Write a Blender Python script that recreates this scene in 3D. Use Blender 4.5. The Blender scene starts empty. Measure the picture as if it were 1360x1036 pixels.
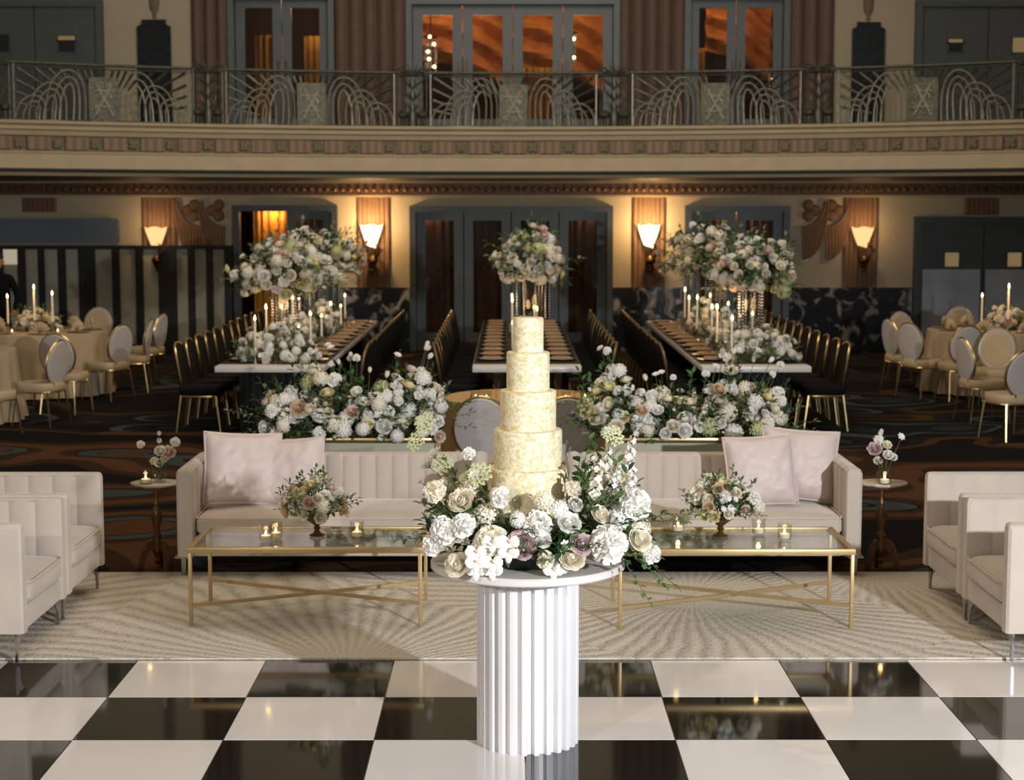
import bpy, bmesh, math, random
from mathutils import Vector, Matrix, Euler, noise
PI = math.pi
R = math.radians
random.seed(7)
scn = bpy.context.scene
COL = scn.collection

# ------------------------------------------------------------------ camera
F_PX = 2258.0; H_EYE = 2.13; PITCH = R(6.0); YAW = R(0.10)
cd = bpy.data.cameras.new('camera'); cam = bpy.data.objects.new('camera', cd); COL.objects.link(cam)
cd.sensor_width = 36; cd.lens = 36*F_PX/1360
cam.location = (0, 0, H_EYE)
cam.rotation_euler = (R(90)-PITCH, 0, -YAW)
cd.dof.use_dof = True; cd.dof.focus_distance = 7.2; cd.dof.aperture_fstop = 4.5
cd.clip_end = 200
scn.camera = cam
# ------------------------------------------------------------------ world, lights, exposure
w = bpy.data.worlds.new('world'); scn.world = w; w.use_nodes = True
w.node_tree.nodes['Background'].inputs[0].default_value = (1.0, 0.86, 0.70, 1)
w.node_tree.nodes['Background'].inputs[1].default_value = 0.15
scn.view_settings.view_transform = 'Standard'; scn.view_settings.look = 'None'
scn.view_settings.exposure = 0.0; scn.view_settings.gamma = 1
scn.view_settings.use_curve_mapping = False

def lamp(name, kind, loc, power, color, size=0.1, target=None, spot=None, blend=0.5):
    l = bpy.data.lights.new(name, kind); l.energy = power; l.color = color
    if kind == 'AREA': l.size = size
    else: l.shadow_soft_size = size
    if kind == 'SPOT': l.spot_size = R(spot); l.spot_blend = blend
    o = bpy.data.objects.new(name, l); COL.objects.link(o); o.location = loc
    if target is not None:
        o.rotation_euler = (Vector(target)-Vector(loc)).to_track_quat('-Z', 'Y').to_euler()
    return o
# photographer's flash on a stand, front right of the cake; weaker one from the left
lamp('flash_right', 'SPOT', (3.9, 0.7, 2.55), 2700, (0.92, 0.96, 1.0), 0.09, (0.0, 9.0, 0.6), 80, 0.6)
lamp('flash_left', 'SPOT', (-3.6, 0.3, 2.9), 650, (1.0, 0.93, 0.82), 0.12, (0.3, 10.0, 0.7), 80, 0.6)
# warm ambient room light from above the seating group
lamp('ballroom_ceiling_glow', 'AREA', (0, 11, 7.5), 230, (1.0, 0.80, 0.56), 5.0, (0, 11, 0))
lamp('balcony_fill', 'AREA', (0, 16, 8.0), 310, (1.0, 0.84, 0.64), 4.0, (0, 23.5, 3.2))  # unseen area light added to brighten the balcony and back wall
# pin spot on the cake
lamp('cake_pin_spot', 'SPOT', (-3.2, 8.2, 6.5), 420, (1.0, 0.72, 0.34), 0.08, (0.05, 6.75, 1.2), 11, 0.7)

# ------------------------------------------------------------------ materials
def sr(r, g, b):
    f = lambda c: (c/255/12.92) if c/255 <= .04045 else ((c/255+.055)/1.055)**2.4
    return (f(r), f(g), f(b), 1)
def mul(c, k): return (min(1, c[0]*k), min(1, c[1]*k), min(1, c[2]*k), 1)
def newmat(name):
    m = bpy.data.materials.new(name); m.use_nodes = True
    nt = m.node_tree; b = nt.nodes['Principled BSDF']
    return m, nt, b
def ramp(nt, stops, interp='LINEAR'):
    r = nt.nodes.new('ShaderNodeValToRGB'); cr = r.color_ramp; cr.interpolation = interp
    while len(cr.elements) < len(stops): cr.elements.new(0.5)
    for e, (p, c) in zip(cr.elements, stops): e.position = p; e.color = c
    return r
def mat(name, c, rough=.6, metal=0, var=.12, scale=12, bump=0, bscale=60, spec=.5, sheen=0, trans=0, sss=0, coat=0):
    m, nt, b = newmat(name)
    tc = nt.nodes.new('ShaderNodeTexCoord'); n = nt.nodes.new('ShaderNodeTexNoise')
    n.inputs['Scale'].default_value = scale; n.inputs['Detail'].default_value = 3
    nt.links.new(tc.outputs['Object'], n.inputs['Vector'])
    r = ramp(nt, [(.3, mul(c, 1-var)), (.7, mul(c, 1+var))])
    nt.links.new(n.outputs['Fac'], r.inputs['Fac']); nt.links.new(r.outputs['Color'], b.inputs['Base Color'])
    b.inputs['Roughness'].default_value = rough; b.inputs['Metallic'].default_value = metal
    b.inputs['Specular IOR Level'].default_value = spec
    if sheen: b.inputs['Sheen Weight'].default_value = sheen; b.inputs['Sheen Roughness'].default_value = .4
    if coat: b.inputs['Coat Weight'].default_value = coat; b.inputs['Coat Roughness'].default_value = .05
    if bump:
        n2 = nt.nodes.new('ShaderNodeTexNoise'); n2.inputs['Scale'].default_value = bscale
        nt.links.new(tc.outputs['Object'], n2.inputs['Vector'])
        bp = nt.nodes.new('ShaderNodeBump'); bp.inputs['Strength'].default_value = bump; bp.inputs['Distance'].default_value = .01
        nt.links.new(n2.outputs['Fac'], bp.inputs['Height']); nt.links.new(bp.outputs['Normal'], b.inputs['Normal'])
    return m
def petal(name, c, tr=.25):
    m, nt, b = newmat(name)
    tc = nt.nodes.new('ShaderNodeTexCoord'); n = nt.nodes.new('ShaderNodeTexNoise'); n.inputs['Scale'].default_value = 30
    nt.links.new(tc.outputs['Object'], n.inputs['Vector'])
    r = ramp(nt, [(.3, mul(c, .93)), (.7, mul(c, 1.05))])
    nt.links.new(n.outputs['Fac'], r.inputs['Fac']); nt.links.new(r.outputs['Color'], b.inputs['Base Color'])
    b.inputs['Roughness'].default_value = .7
    t = nt.nodes.new('ShaderNodeBsdfTranslucent'); nt.links.new(r.outputs['Color'], t.inputs['Color'])
    mx = nt.nodes.new('ShaderNodeMixShader'); mx.inputs[0].default_value = tr
    nt.links.new(b.outputs[0], mx.inputs[1]); nt.links.new(t.outputs[0], mx.inputs[2])
    nt.links.new(mx.outputs[0], nt.nodes['Material Output'].inputs['Surface'])
    return m
def glass(name, tint=(1, 1, 1, 1), ior=1.5, rough=0.0):
    m = bpy.data.materials.new(name); m.use_nodes = True; nt = m.node_tree; nt.nodes.clear()
    o = nt.nodes.new('ShaderNodeOutputMaterial'); t = nt.nodes.new('ShaderNodeBsdfTransparent'); g = nt.nodes.new('ShaderNodeBsdfGlossy')
    f = nt.nodes.new('ShaderNodeFresnel'); mx = nt.nodes.new('ShaderNodeMixShader')
    t.inputs['Color'].default_value = tint; g.inputs['Roughness'].default_value = rough; f.inputs['IOR'].default_value = ior
    ge = nt.nodes.new('ShaderNodeNewGeometry')
    io = nt.nodes.new('ShaderNodeMix'); io.data_type = 'FLOAT'; io.inputs[2].default_value = ior; io.inputs[3].default_value = 1/ior
    nt.links.new(ge.outputs['Backfacing'], io.inputs[0]); nt.links.new(io.outputs[0], f.inputs['IOR'])
    nt.links.new(f.outputs[0], mx.inputs[0]); nt.links.new(t.outputs[0], mx.inputs[1]); nt.links.new(g.outputs[0], mx.inputs[2])
    nt.links.new(mx.outputs[0], o.inputs['Surface'])
    return m
def emit(name, c, s):
    m = bpy.data.materials.new(name); m.use_nodes = True; nt = m.node_tree; nt.nodes.clear()
    o = nt.nodes.new('ShaderNodeOutputMaterial'); e = nt.nodes.new('ShaderNodeEmission')
    e.inputs['Color'].default_value = c; e.inputs['Strength'].default_value = s
    nt.links.new(e.outputs[0], o.inputs['Surface']); return m
def M2(nt, op, a, b=None):
    n = nt.nodes.new('ShaderNodeMath'); n.operation = op
    for i, v in enumerate([a, b]):
        if v is None: continue
        if isinstance(v, (int, float)): n.inputs[i].default_value = v
        else: nt.links.new(v, n.inputs[i])
    return n.outputs[0]

def carpet_mat():
    m, nt, b = newmat('ballroom_carpet')
    tc = nt.nodes.new('ShaderNodeTexCoord'); mp = nt.nodes.new('ShaderNodeMapping'); mp.inputs['Scale'].default_value = (.34, .55, 1)
    mp.inputs['Location'].default_value = (.35, .1, 0)
    nt.links.new(tc.outputs['Object'], mp.inputs[0])
    n = nt.nodes.new('ShaderNodeTexNoise'); n.inputs['Scale'].default_value = 1.1; n.inputs['Detail'].default_value = 1
    nt.links.new(mp.outputs[0], n.inputs['Vector'])
    mix = nt.nodes.new('ShaderNodeVectorMath'); mix.operation = 'MULTIPLY_ADD'
    nt.links.new(n.outputs['Color'], mix.inputs[0]); mix.inputs[1].default_value = (.75, .75, 0); nt.links.new(mp.outputs[0], mix.inputs[2])
    v = nt.nodes.new('ShaderNodeTexVoronoi'); v.voronoi_dimensions = '2D'; v.feature = 'SMOOTH_F1'; v.inputs['Scale'].default_value = 1.5
    v.inputs['Smoothness'].default_value = .35
    nt.links.new(mix.outputs[0], v.inputs['Vector'])
    rust = sr(100, 66, 42); dark = sr(24, 20, 20); slate = sr(74, 84, 86); brown = sr(66, 44, 31)
    r1 = ramp(nt, [(0, rust), (.15, dark), (.165, slate), (.26, dark), (.275, brown), (.36, rust), (.50, brown), (.60, dark)], 'CONSTANT')
    nt.links.new(v.outputs['Distance'], r1.inputs['Fac'])
    r2 = ramp(nt, [(0, sr(52, 56, 58)), (.13, dark), (.16, sr(30, 30, 33)), (.27, slate), (.32, dark), (.42, sr(38, 34, 34)), (.5, sr(84, 56, 34)), (.56, dark)], 'CONSTANT')
    nt.links.new(v.outputs['Distance'], r2.inputs['Fac'])
    sep = nt.nodes.new('ShaderNodeSeparateXYZ'); nt.links.new(tc.outputs['Object'], sep.inputs[0])
    n3 = nt.nodes.new('ShaderNodeTexNoise'); n3.inputs['Scale'].default_value = .28
    nt.links.new(tc.outputs['Object'], n3.inputs['Vector'])
    ny = M2(nt, 'MULTIPLY_ADD', n3.outputs['Fac'], 5.0); nt.nodes[-1].inputs[2].default_value = 0
    fac = M2(nt, 'GREATER_THAN', M2(nt, 'ADD', sep.outputs[1], ny), 18.2)
    mc = nt.nodes.new('ShaderNodeMix'); mc.data_type = 'RGBA'
    nt.links.new(fac, mc.inputs[0]); nt.links.new(r1.outputs[0], mc.inputs[6]); nt.links.new(r2.outputs[0], mc.inputs[7])
    n4 = nt.nodes.new('ShaderNodeTexNoise'); n4.inputs['Scale'].default_value = 160; nt.links.new(tc.outputs['Object'], n4.inputs['Vector'])
    m4 = nt.nodes.new('ShaderNodeMix'); m4.data_type = 'RGBA'; m4.blend_type = 'MULTIPLY'; m4.inputs[0].default_value = .6
    nt.links.new(mc.outputs[2], m4.inputs[6]); nt.links.new(n4.outputs['Color'], m4.inputs[7])
    nt.links.new(m4.outputs[2], b.inputs['Base Color']); b.inputs['Roughness'].default_value = .95
    b.inputs['Specular IOR Level'].default_value = .1
    return m
def rug_mat():
    m, nt, b = newmat('carved_wool_rug')
    tc = nt.nodes.new('ShaderNodeTexCoord')
    n = nt.nodes.new('ShaderNodeTexNoise'); n.inputs['Scale'].default_value = 1.3; n.inputs['Detail'].default_value = 2
    nt.links.new(tc.outputs['Object'], n.inputs['Vector'])
    v = nt.nodes.new('ShaderNodeTexVoronoi'); v.voronoi_dimensions = '2D'; v.inputs['Scale'].default_value = .42
    nt.links.new(tc.outputs['Object'], v.inputs['Vector'])
    sub = nt.nodes.new('ShaderNodeVectorMath'); sub.operation = 'SUBTRACT'
    nt.links.new(tc.outputs['Object'], sub.inputs[0]); nt.links.new(v.outputs['Position'], sub.inputs[1])
    sep = nt.nodes.new('ShaderNodeSeparateXYZ'); nt.links.new(sub.outputs[0], sep.inputs[0])
    ang = M2(nt, 'ARCTAN2', sep.outputs[1], sep.outputs[0])
    ang2 = M2(nt, 'ADD', M2(nt, 'MULTIPLY', ang, 74), M2(nt, 'MULTIPLY', n.outputs['Fac'], 12))
    ln = nt.nodes.new('ShaderNodeVectorMath'); ln.operation = 'LENGTH'; nt.links.new(sub.outputs[0], ln.inputs[0])
    s = M2(nt, 'MULTIPLY', M2(nt, 'SINE', ang2), M2(nt, 'MINIMUM', M2(nt, 'MULTIPLY', ln.outputs['Value'], 1.1), 1.0))
    n2 = nt.nodes.new('ShaderNodeTexNoise'); n2.inputs['Scale'].default_value = 55; n2.inputs['Detail'].default_value = 4
    nt.links.new(tc.outputs['Object'], n2.inputs['Vector'])
    t = M2(nt, 'ADD', M2(nt, 'MULTIPLY', s, .26), M2(nt, 'MULTIPLY', n2.outputs['Fac'], 1.15))
    r = ramp(nt, [(.12, sr(158, 150, 140)), (.42, sr(196, 188, 176)), (.8, sr(212, 204, 192))])
    nt.links.new(t, r.inputs['Fac']); nt.links.new(r.outputs[0], b.inputs['Base Color'])
    bp = nt.nodes.new('ShaderNodeBump'); bp.inputs['Strength'].default_value = .8; bp.inputs['Distance'].default_value = .012
    nt.links.new(t, bp.inputs['Height']); nt.links.new(bp.outputs[0], b.inputs['Normal'])
    b.inputs['Roughness'].default_value = .95; b.inputs['Specular IOR Level'].default_value = .1
    return m
def marble_mat(name, base, vein, scale=3.0, rough=.12, lo=.52, hi=.66):
    m, nt, b = newmat(name)
    tc = nt.nodes.new('ShaderNodeTexCoord')
    n = nt.nodes.new('ShaderNodeTexNoise'); n.inputs['Scale'].default_value = scale; n.inputs['Detail'].default_value = 8; n.inputs['Distortion'].default_value = 1.2
    nt.links.new(tc.outputs['Object'], n.inputs['Vector'])
    r = ramp(nt, [(0, mul(base, .5)), (lo, base), (hi, vein), (min(1, hi+.1), base)])
    nt.links.new(n.outputs['Fac'], r.inputs['Fac']); nt.links.new(r.outputs[0], b.inputs['Base Color'])
    b.inputs['Roughness'].default_value = rough
    return m
def cake_mat():
    m, nt, b = newmat('ivory_icing_gold_lace')
    tc = nt.nodes.new('ShaderNodeTexCoord')
    n = nt.nodes.new('ShaderNodeTexNoise'); n.inputs['Scale'].default_value = 9; n.inputs['Detail'].default_value = 2
    nt.links.new(tc.outputs['Object'], n.inputs['Vector'])
    ad = nt.nodes.new('ShaderNodeVectorMath'); ad.operation = 'MULTIPLY_ADD'; ad.inputs[1].default_value = (.12, .12, .12)
    nt.links.new(n.outputs['Color'], ad.inputs[0]); nt.links.new(tc.outputs['Object'], ad.inputs[2])
    v = nt.nodes.new('ShaderNodeTexVoronoi'); v.inputs['Scale'].default_value = 26
    nt.links.new(ad.outputs[0], v.inputs['Vector'])
    s = M2(nt, 'ABSOLUTE', M2(nt, 'SINE', M2(nt, 'MULTIPLY', v.outputs['Distance'], 9)))
    n2 = nt.nodes.new('ShaderNodeTexNoise'); n2.inputs['Scale'].default_value = 48; n2.inputs['Detail'].default_value = 4
    nt.links.new(tc.outputs['Object'], n2.inputs['Vector'])
    t = M2(nt, 'ADD', M2(nt, 'MULTIPLY', s, .22), M2(nt, 'MULTIPLY', n2.outputs['Fac'], .85))
    r = ramp(nt, [(.40, sr(204, 184, 134)), (.56, sr(223, 210, 174)), (.68, sr(230, 221, 194))])
    nt.links.new(t, r.inputs['Fac']); nt.links.new(r.outputs[0], b.inputs['Base Color'])
    b.inputs['Roughness'].default_value = .6
    return m
def stripe_mat(name, c1, c2, freq, axis=0, rough=.7, power=1):
    m, nt, b = newmat(name)
    tc = nt.nodes.new('ShaderNodeTexCoord'); sep = nt.nodes.new('ShaderNodeSeparateXYZ'); nt.links.new(tc.outputs['Object'], sep.inputs[0])
    s = M2(nt, 'MULTIPLY_ADD', M2(nt, 'SINE', M2(nt, 'MULTIPLY', sep.outputs[axis], freq)), .5); nt.nodes[-1].inputs[2].default_value = .5
    r = ramp(nt, [(.2, c1), (.8, c2)])
    nt.links.new(s, r.inputs['Fac']); nt.links.new(r.outputs[0], b.inputs['Base Color']); b.inputs['Roughness'].default_value = rough
    return m

MT = {}
MT['carpet'] = carpet_mat(); MT['rug'] = rug_mat()
MT['tile_w'] = mat('white_gloss_tile', sr(232, 226, 222), .12, 0, .02, 3, coat=.3)
MT['tile_b'] = mat('black_gloss_tile', sr(10, 11, 11), .06, 0, .2, 3, coat=.3)
MT['seam'] = mat('tile_seam_metal', sr(150, 135, 112), .35, .8, .1)
MT['cream'] = mat('cream_plaster_wall', sr(172, 160, 136), .8, 0, .05, 2, .2, 90)
MT['cream_mould'] = mat('cream_moulding', sr(168, 153, 126), .7, 0, .06, 4)
MT['fluted'] = mat('brown_fluted_plaster', sr(114, 86, 64), .8, 0, .1, 6)
MT['mauve'] = mat('mauve_fluted_pilaster', sr(104, 84, 72), .8, 0, .08, 6)
MT['medal'] = mat('grey_stone_block', sr(112, 102, 84), .8, 0, .35, 40)
MT['block'] = stripe_mat('tan_fluted_block', sr(114, 94, 74), sr(136, 114, 90), 60)
MT['teal'] = mat('dark_teal_paint', sr(44, 58, 58), .5, 0, .3, 40)
MT['cornice'] = mat('gilded_dark_cornice', sr(92, 66, 42), .5, .3, .7, 28, .8, 40)
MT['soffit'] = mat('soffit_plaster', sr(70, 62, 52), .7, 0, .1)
MT['doorframe'] = mat('slate_blue_door_paint', sr(56, 65, 70), .45, 0, .06, 5)
MT['doorlight'] = mat('pale_slate_door_paint', sr(84, 92, 96), .45, 0, .06, 5)
MT['doorgrey'] = mat('grey_green_door_paint', sr(74, 80, 78), .5, 0, .05, 5)
MT['doordark'] = mat('dark_slate_door_paint', sr(52, 60, 60), .45, 0, .08, 5)
MT['steel'] = mat('brushed_steel_plate', sr(156, 160, 168), .35, .4, .15, 3)
MT['darkmarble'] = marble_mat('navy_marble', sr(36, 40, 48), sr(170, 166, 160), 3.6, .12, .53, .68)
MT['blackmarble'] = marble_mat('black_marble', sr(10, 13, 17), sr(28, 34, 42), 14, .25, .4, .6)
MT['rail'] = mat('aged_silver_ironwork', sr(150, 148, 134), .42, .5, .25, 20)
MT['rail_dark'] = mat('aged_dark_ironwork', sr(82, 84, 75), .45, .7, .3, 20)
MT['plate_metal'] = mat('hammered_silver_plate', sr(84, 84, 74), .4, .8, .35, 26, .8, 50)
MT['silver_leaf'] = mat('bright_silver_leaf', sr(165, 162, 148), .4, .3, .1)
MT['glass'] = glass('clear_glass', (.93, .94, .93, 1), 1.5)
MT['tglass'] = glass('coffee_table_glass', (.90, .93, .91, 1), 1.6)
MT['pane'] = glass('door_pane_glass', (.9, .9, .88, 1), 1.4)
MT['orange'] = mat('orange_drapery', sr(186, 108, 48), .7, 0, .25, 5)
MT['gold_drape'] = mat('golden_drapery', sr(178, 126, 48), .7, 0, .2, 5)
MT['brown_drape'] = mat('brown_sheer_drapery', sr(74, 46, 34), .8, 0, .2, 5)
MT['dark_drape'] = mat('charcoal_sheer_drapery', sr(44, 42, 44), .8, 0, .3, 6)
MT['black'] = mat('matte_black', sr(14, 14, 15), .6, 0, .2)
MT['navy'] = mat('navy_black_pleated_cloth', sr(9, 11, 17), .85, 0, .2)
MT['velvet_b'] = mat('black_velvet', sr(9, 9, 11), .9, 0, .2, 20, spec=.2)
MT['gold'] = mat('brushed_gold_metal', sr(202, 176, 126), .32, 1, .06, 8)
MT['goldpaint'] = mat('champagne_gold_paint', sr(190, 163, 116), .4, .55, .06, 8)
MT['bronze'] = mat('antique_bronze', sr(84, 62, 38), .4, .8, .3, 20)
MT['bronze_l'] = mat('antique_brass_turned', sr(112, 82, 52), .4, .6, .3, 25)
MT['chrome'] = mat('polished_chrome', sr(170, 172, 178), .12, 1, .03)
MT['velvet'] = mat('oatmeal_velvet', sr(193, 181, 169), .85, 0, .05, 5, .12, 160, .3, sheen=.35)
MT['satin'] = mat('pearl_satin_cushion', sr(208, 192, 187), .5, 0, .03, 4, .04, 30, .4, sheen=.2)
MT['white'] = mat('white_lacquer', sr(226, 223, 226), .35, 0, .02, 4)
MT['whitetop'] = mat('white_table_top', sr(214, 208, 204), .3, 0, .02, 4)
MT['marble_w'] = marble_mat('pale_veined_marble', sr(206, 196, 182), sr(150, 140, 126), 9, .2)
MT['cake'] = cake_mat()
MT['board'] = mat('gold_cake_board', sr(214, 200, 170), .35, .5, .05)
MT['grey_uph'] = mat('dove_grey_upholstery', sr(182, 174, 170), .8, 0, .04, 6, .1, 120, sheen=.2)
MT['cream_uph'] = mat('cream_upholstery', sr(186, 164, 132), .8, 0, .05, 6)
MT['linen'] = mat('champagne_table_linen', sr(176, 156, 128), .8, 0, .06, 5)
MT['goldlinen'] = mat('amber_table_linen', sr(196, 160, 108), .7, 0, .06, 5)
MT['wax'] = mat('ivory_candle_wax', sr(238, 226, 202), .5, 0, .03, 5, sss=.2)
MT['flame'] = emit('candle_flame', (1, .66, .28, 1), 11)
MT['bulb'] = emit('lamp_bulb', (1, .62, .28, 1), 9)
MT['shade'] = emit('lit_alabaster_shade', (1, .74, .42, 1), 3.4)
MT['shade_dim'] = emit('dim_lit_alabaster_shade', (1, .56, .24, 1), 1.35)
MT['litwin'] = emit('lit_vision_panel', (1, .68, .30, 1), .2)
MT['litwin_w'] = emit('lit_service_window', (1, .86, .6, 1), .4)
MT['leaf'] = petal('green_foliage', sr(78, 112, 54), .2)
MT['leaf2'] = petal('sage_foliage', sr(118, 128, 98), .2)
MT['leaf3'] = petal('deep_green_foliage', sr(40, 74, 40), .15)
MT['stem'] = mat('flower_stem', sr(78, 88, 48), .7)
MT['p_white'] = petal('white_petal', sr(250, 248, 243)); MT['p_ivory'] = petal('ivory_petal', sr(248, 241, 224))
MT['p_cream'] = petal('cream_yellow_petal', sr(243, 234, 190)); MT['p_blush'] = petal('blush_petal', sr(240, 218, 207))
MT['p_mauve'] = petal('mauve_petal', sr(214, 190, 192)); MT['p_green'] = petal('pale_green_petal', sr(212, 216, 164))
MT['p_peach'] = petal('tan_petal', sr(228, 204, 174))
MT['plate'] = mat('black_charger_glaze', sr(24, 23, 24), .2, 0, .1)
MT['china'] = mat('gold_rimmed_china', sr(168, 148, 122), .3, 0, .1)
MT['napkin'] = mat('taupe_napkin', sr(158, 128, 98), .8, 0, .1, 12)
MT['skin'] = mat('skin', sr(170, 122, 96), .6, 0, .05)
MT['gold_glass'] = glass('amber_flute_glass', (.96, .84, .62, 1), 1.5)
MT['crystal'] = mat('crystal_bead', sr(215, 222, 235), .08, .6, .1)
MT['dull'] = mat('smoked_mirror_panel', sr(172, 168, 150), .5, .1, .15, 1.5)
MT['tintmetal'] = mat('blue_grey_metal_panel', sr(104, 114, 124), .4, .3, .1, 2)

# ------------------------------------------------------------------ geometry helpers
def BM(): return bmesh.new()
def obj(name, bm, m, parent=None, smooth=True, loc=None, rot=None, mats=None):
    bmesh.ops.recalc_face_normals(bm, faces=bm.faces)
    me = bpy.data.meshes.new(name); bm.to_mesh(me); bm.free()
    for x in (mats or [m]): me.materials.append(x)
    if smooth:
        me.polygons.foreach_set('use_smooth', [True]*len(me.polygons))
        try: me.set_sharp_from_angle(angle=R(38))
        except Exception: pass
    o = bpy.data.objects.new(name, me); COL.objects.link(o)
    if parent: o.parent = parent
    if loc: o.location = loc
    if rot: o.rotation_euler = rot
    return o
def box(bm, c, s, rot=0, mi=0, bev=0, mtx=None):
    ret = bmesh.ops.create_cube(bm, size=1)
    vs = ret['verts']
    m = Matrix.Translation(c) @ Matrix.Rotation(rot, 4, 'Z') @ Matrix.Diagonal((s[0], s[1], s[2], 1))
    if mtx is not None: m = mtx @ m
    bmesh.ops.transform(bm, matrix=m, verts=vs)
    fs = list({f for v in vs for f in v.link_faces})
    for f in fs: f.material_index = mi
    if bev:
        es = list({e for f in fs for e in f.edges})
        r = bmesh.ops.bevel(bm, geom=es, offset=bev, segments=2, affect='EDGES', profile=.5)
        for f in r['faces']: f.material_index = mi
def ring_faces(bm, A, B, mi=0):
    n = len(A)
    for i in range(n):
        try: bm.faces.new((A[i], A[(i+1) % n], B[(i+1) % n], B[i])).material_index = mi
        except ValueError: pass
def lathe(bm, prof, seg=24, c=(0, 0, 0), mi=0, mtx=None, sx=1, sy=1, flute=0, nfl=0):
    rings = []
    for r, z in prof:
        row = []
        for i in range(seg):
            a = 2*PI*i/seg; rr = r*(1+flute*math.cos(nfl*a)) if nfl else r
            v = Vector((c[0]+max(rr, 1e-4)*math.cos(a)*sx, c[1]+max(rr, 1e-4)*math.sin(a)*sy, c[2]+z))
            row.append(bm.verts.new(mtx @ v if mtx is not None else v))
        rings.append(row)
    for a, b in zip(rings, rings[1:]): ring_faces(bm, a, b, mi)
    for row in (rings[0], rings[-1]):
        try: bm.faces.new(row).material_index = mi
        except ValueError: pass
def tube(bm, pts, r, seg=8, mi=0, closed=False, r1=None):
    pts = [Vector(p) for p in pts]; n = len(pts); rings = []
    up = Vector((0, 0, 1)); prev = None
    for i, p in enumerate(pts):
        if closed: t = pts[(i+1) % n]-pts[i-1]
        else: t = pts[min(i+1, n-1)]-pts[max(i-1, 0)]
        if t.length < 1e-9: t = Vector((0, 0, 1))
        t.normalize()
        if prev is None:
            a = t.cross(up)
            if a.length < .05: a = t.cross(Vector((0, 1, 0)))
            a.normalize()
        else:
            a = prev - t*prev.dot(t)
            if a.length < 1e-6: a = t.orthogonal()
            a.normalize()
        prev = a; b = t.cross(a)
        rr = r if r1 is None else r+(r1-r)*i/(n-1)
        rings.append([bm.verts.new(p+a*rr*math.cos(2*PI*k/seg)+b*rr*math.sin(2*PI*k/seg)) for k in range(seg)])
    for A, B in zip(rings, rings[1:]): ring_faces(bm, A, B, mi)
    if closed: ring_faces(bm, rings[-1], rings[0], mi)
    else:
        for row in (rings[0], rings[-1]):
            try: bm.faces.new(row).material_index = mi
            except ValueError: pass
def bar(bm, p0, p1, w, h=None, mi=0):
    """square bar from p0 to p1"""
    p0 = Vector(p0); p1 = Vector(p1); d = p1-p0; h = h or w
    q = d.to_track_quat('Z', 'Y').to_matrix().to_4x4() if abs(d.normalized().z) < .999 else Matrix.Identity(4)
    box(bm, (0, 0, 0), (w, h, d.length), mi=mi, mtx=Matrix.Translation((p0+p1)/2) @ q)
def superell(a, b, e, n):
    out = []
    for i in range(n):
        t = 2*PI*i/n; c, s = math.cos(t), math.sin(t)
        out.append((a*math.copysign(abs(c)**(2/e), c), b*math.copysign(abs(s)**(2/e), s)))
    return out
def pad(bm, w, h, t, e=2, n=32, mtx=Matrix.Identity(4), puff=.35, mi=0):
    """upholstered pad lying in XY, thickness in Z"""
    prof = [(0, 1), (.5, .99), (.85, .9), (.96, .75), (1, .45)]
    o = superell(w/2, h/2, e, n)
    def mk(s, z): return [bm.verts.new(mtx @ Vector((x*s, y*s, z))) for x, y in o]
    k = lambda f: t/2*((1-puff)+puff*f) if f > .5 else t/2*(1-puff)*.8
    top = [mk(s, k(f)) for s, f in prof[1:]]; bot = [mk(s, -k(f)) for s, f in prof[1:]]
    ct = bm.verts.new(mtx @ Vector((0, 0, t/2))); cb = bm.verts.new(mtx @ Vector((0, 0, -t/2)))
    for rows, c in ((top, ct), (bot, cb)):
        for i in range(n): bm.faces.new((c, rows[0][i], rows[0][(i+1) % n])).material_index = mi
        for A, B in zip(rows, rows[1:]): ring_faces(bm, A, B, mi)
    ring_faces(bm, top[-1], bot[-1], mi)
def curtain(bm, x0, x1, z0, z1, y, folds, amp, seg=8, mi=0, swag=0):
    nx = folds*seg; nz = 8
    rows = []
    for j in range(nz+1):
        row = []
        for i in range(nx+1):
            u = i/nx; a = amp*(.75+.25*j/nz)
            x = x0+(x1-x0)*u; z = z0+(z1-z0)*j/nz
            yy = y+a*math.sin(2*PI*folds*u)+a*.35*math.sin(2*PI*folds*1.7*u+1)
            row.append(bm.verts.new((x, yy, z-swag*4*u*(1-u)*(0.3+.7*(1-j/nz)))))
        rows.append(row)
    for a, b in zip(rows, rows[1:]):
        for i in range(nx): bm.faces.new((a[i], a[i+1], b[i+1], b[i])).material_index = mi
def solid(o, t=.004):
    m = o.modifiers.new('thickness', 'SOLIDIFY'); m.thickness = t; return o
def tag(o, label, cat, group=None, kind=None):
    o['label'] = label; o['category'] = cat
    if group: o['group'] = group
    if kind: o['kind'] = kind
    return o
def thing(name, label, cat, loc=(0, 0, 0), rz=0, group=None):
    o = bpy.data.objects.new(name, None); COL.objects.link(o); o.empty_display_size = .1
    o.location = loc; o.rotation_euler = (0, 0, rz); return tag(o, label, cat, group)
def struct(name, bm, m, label, cat, **k):
    return tag(obj(name, bm, m, **k), label, cat, kind='structure')
CH = {}
def adopt(parent):
    CH[parent] = [c for c in COL.objects if c.parent == parent]
def dup(root, loc, rz, label, group=None, scale=None):
    r = root.copy(); COL.objects.link(r); r.location = loc; r.rotation_euler = (0, 0, rz); r['label'] = label
    if group: r['group'] = group
    if scale: r.scale = (scale,)*3
    for ch in root.children:
        c = ch.copy(); COL.objects.link(c); c.parent = r
        for g in ch.children:
            d = g.copy(); COL.objects.link(d); d.parent = c
    return r
ORD = ['first', 'second', 'third', 'fourth', 'fifth', 'sixth', 'seventh', 'eighth', 'ninth', 'tenth', 'eleventh', 'twelfth']
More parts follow.
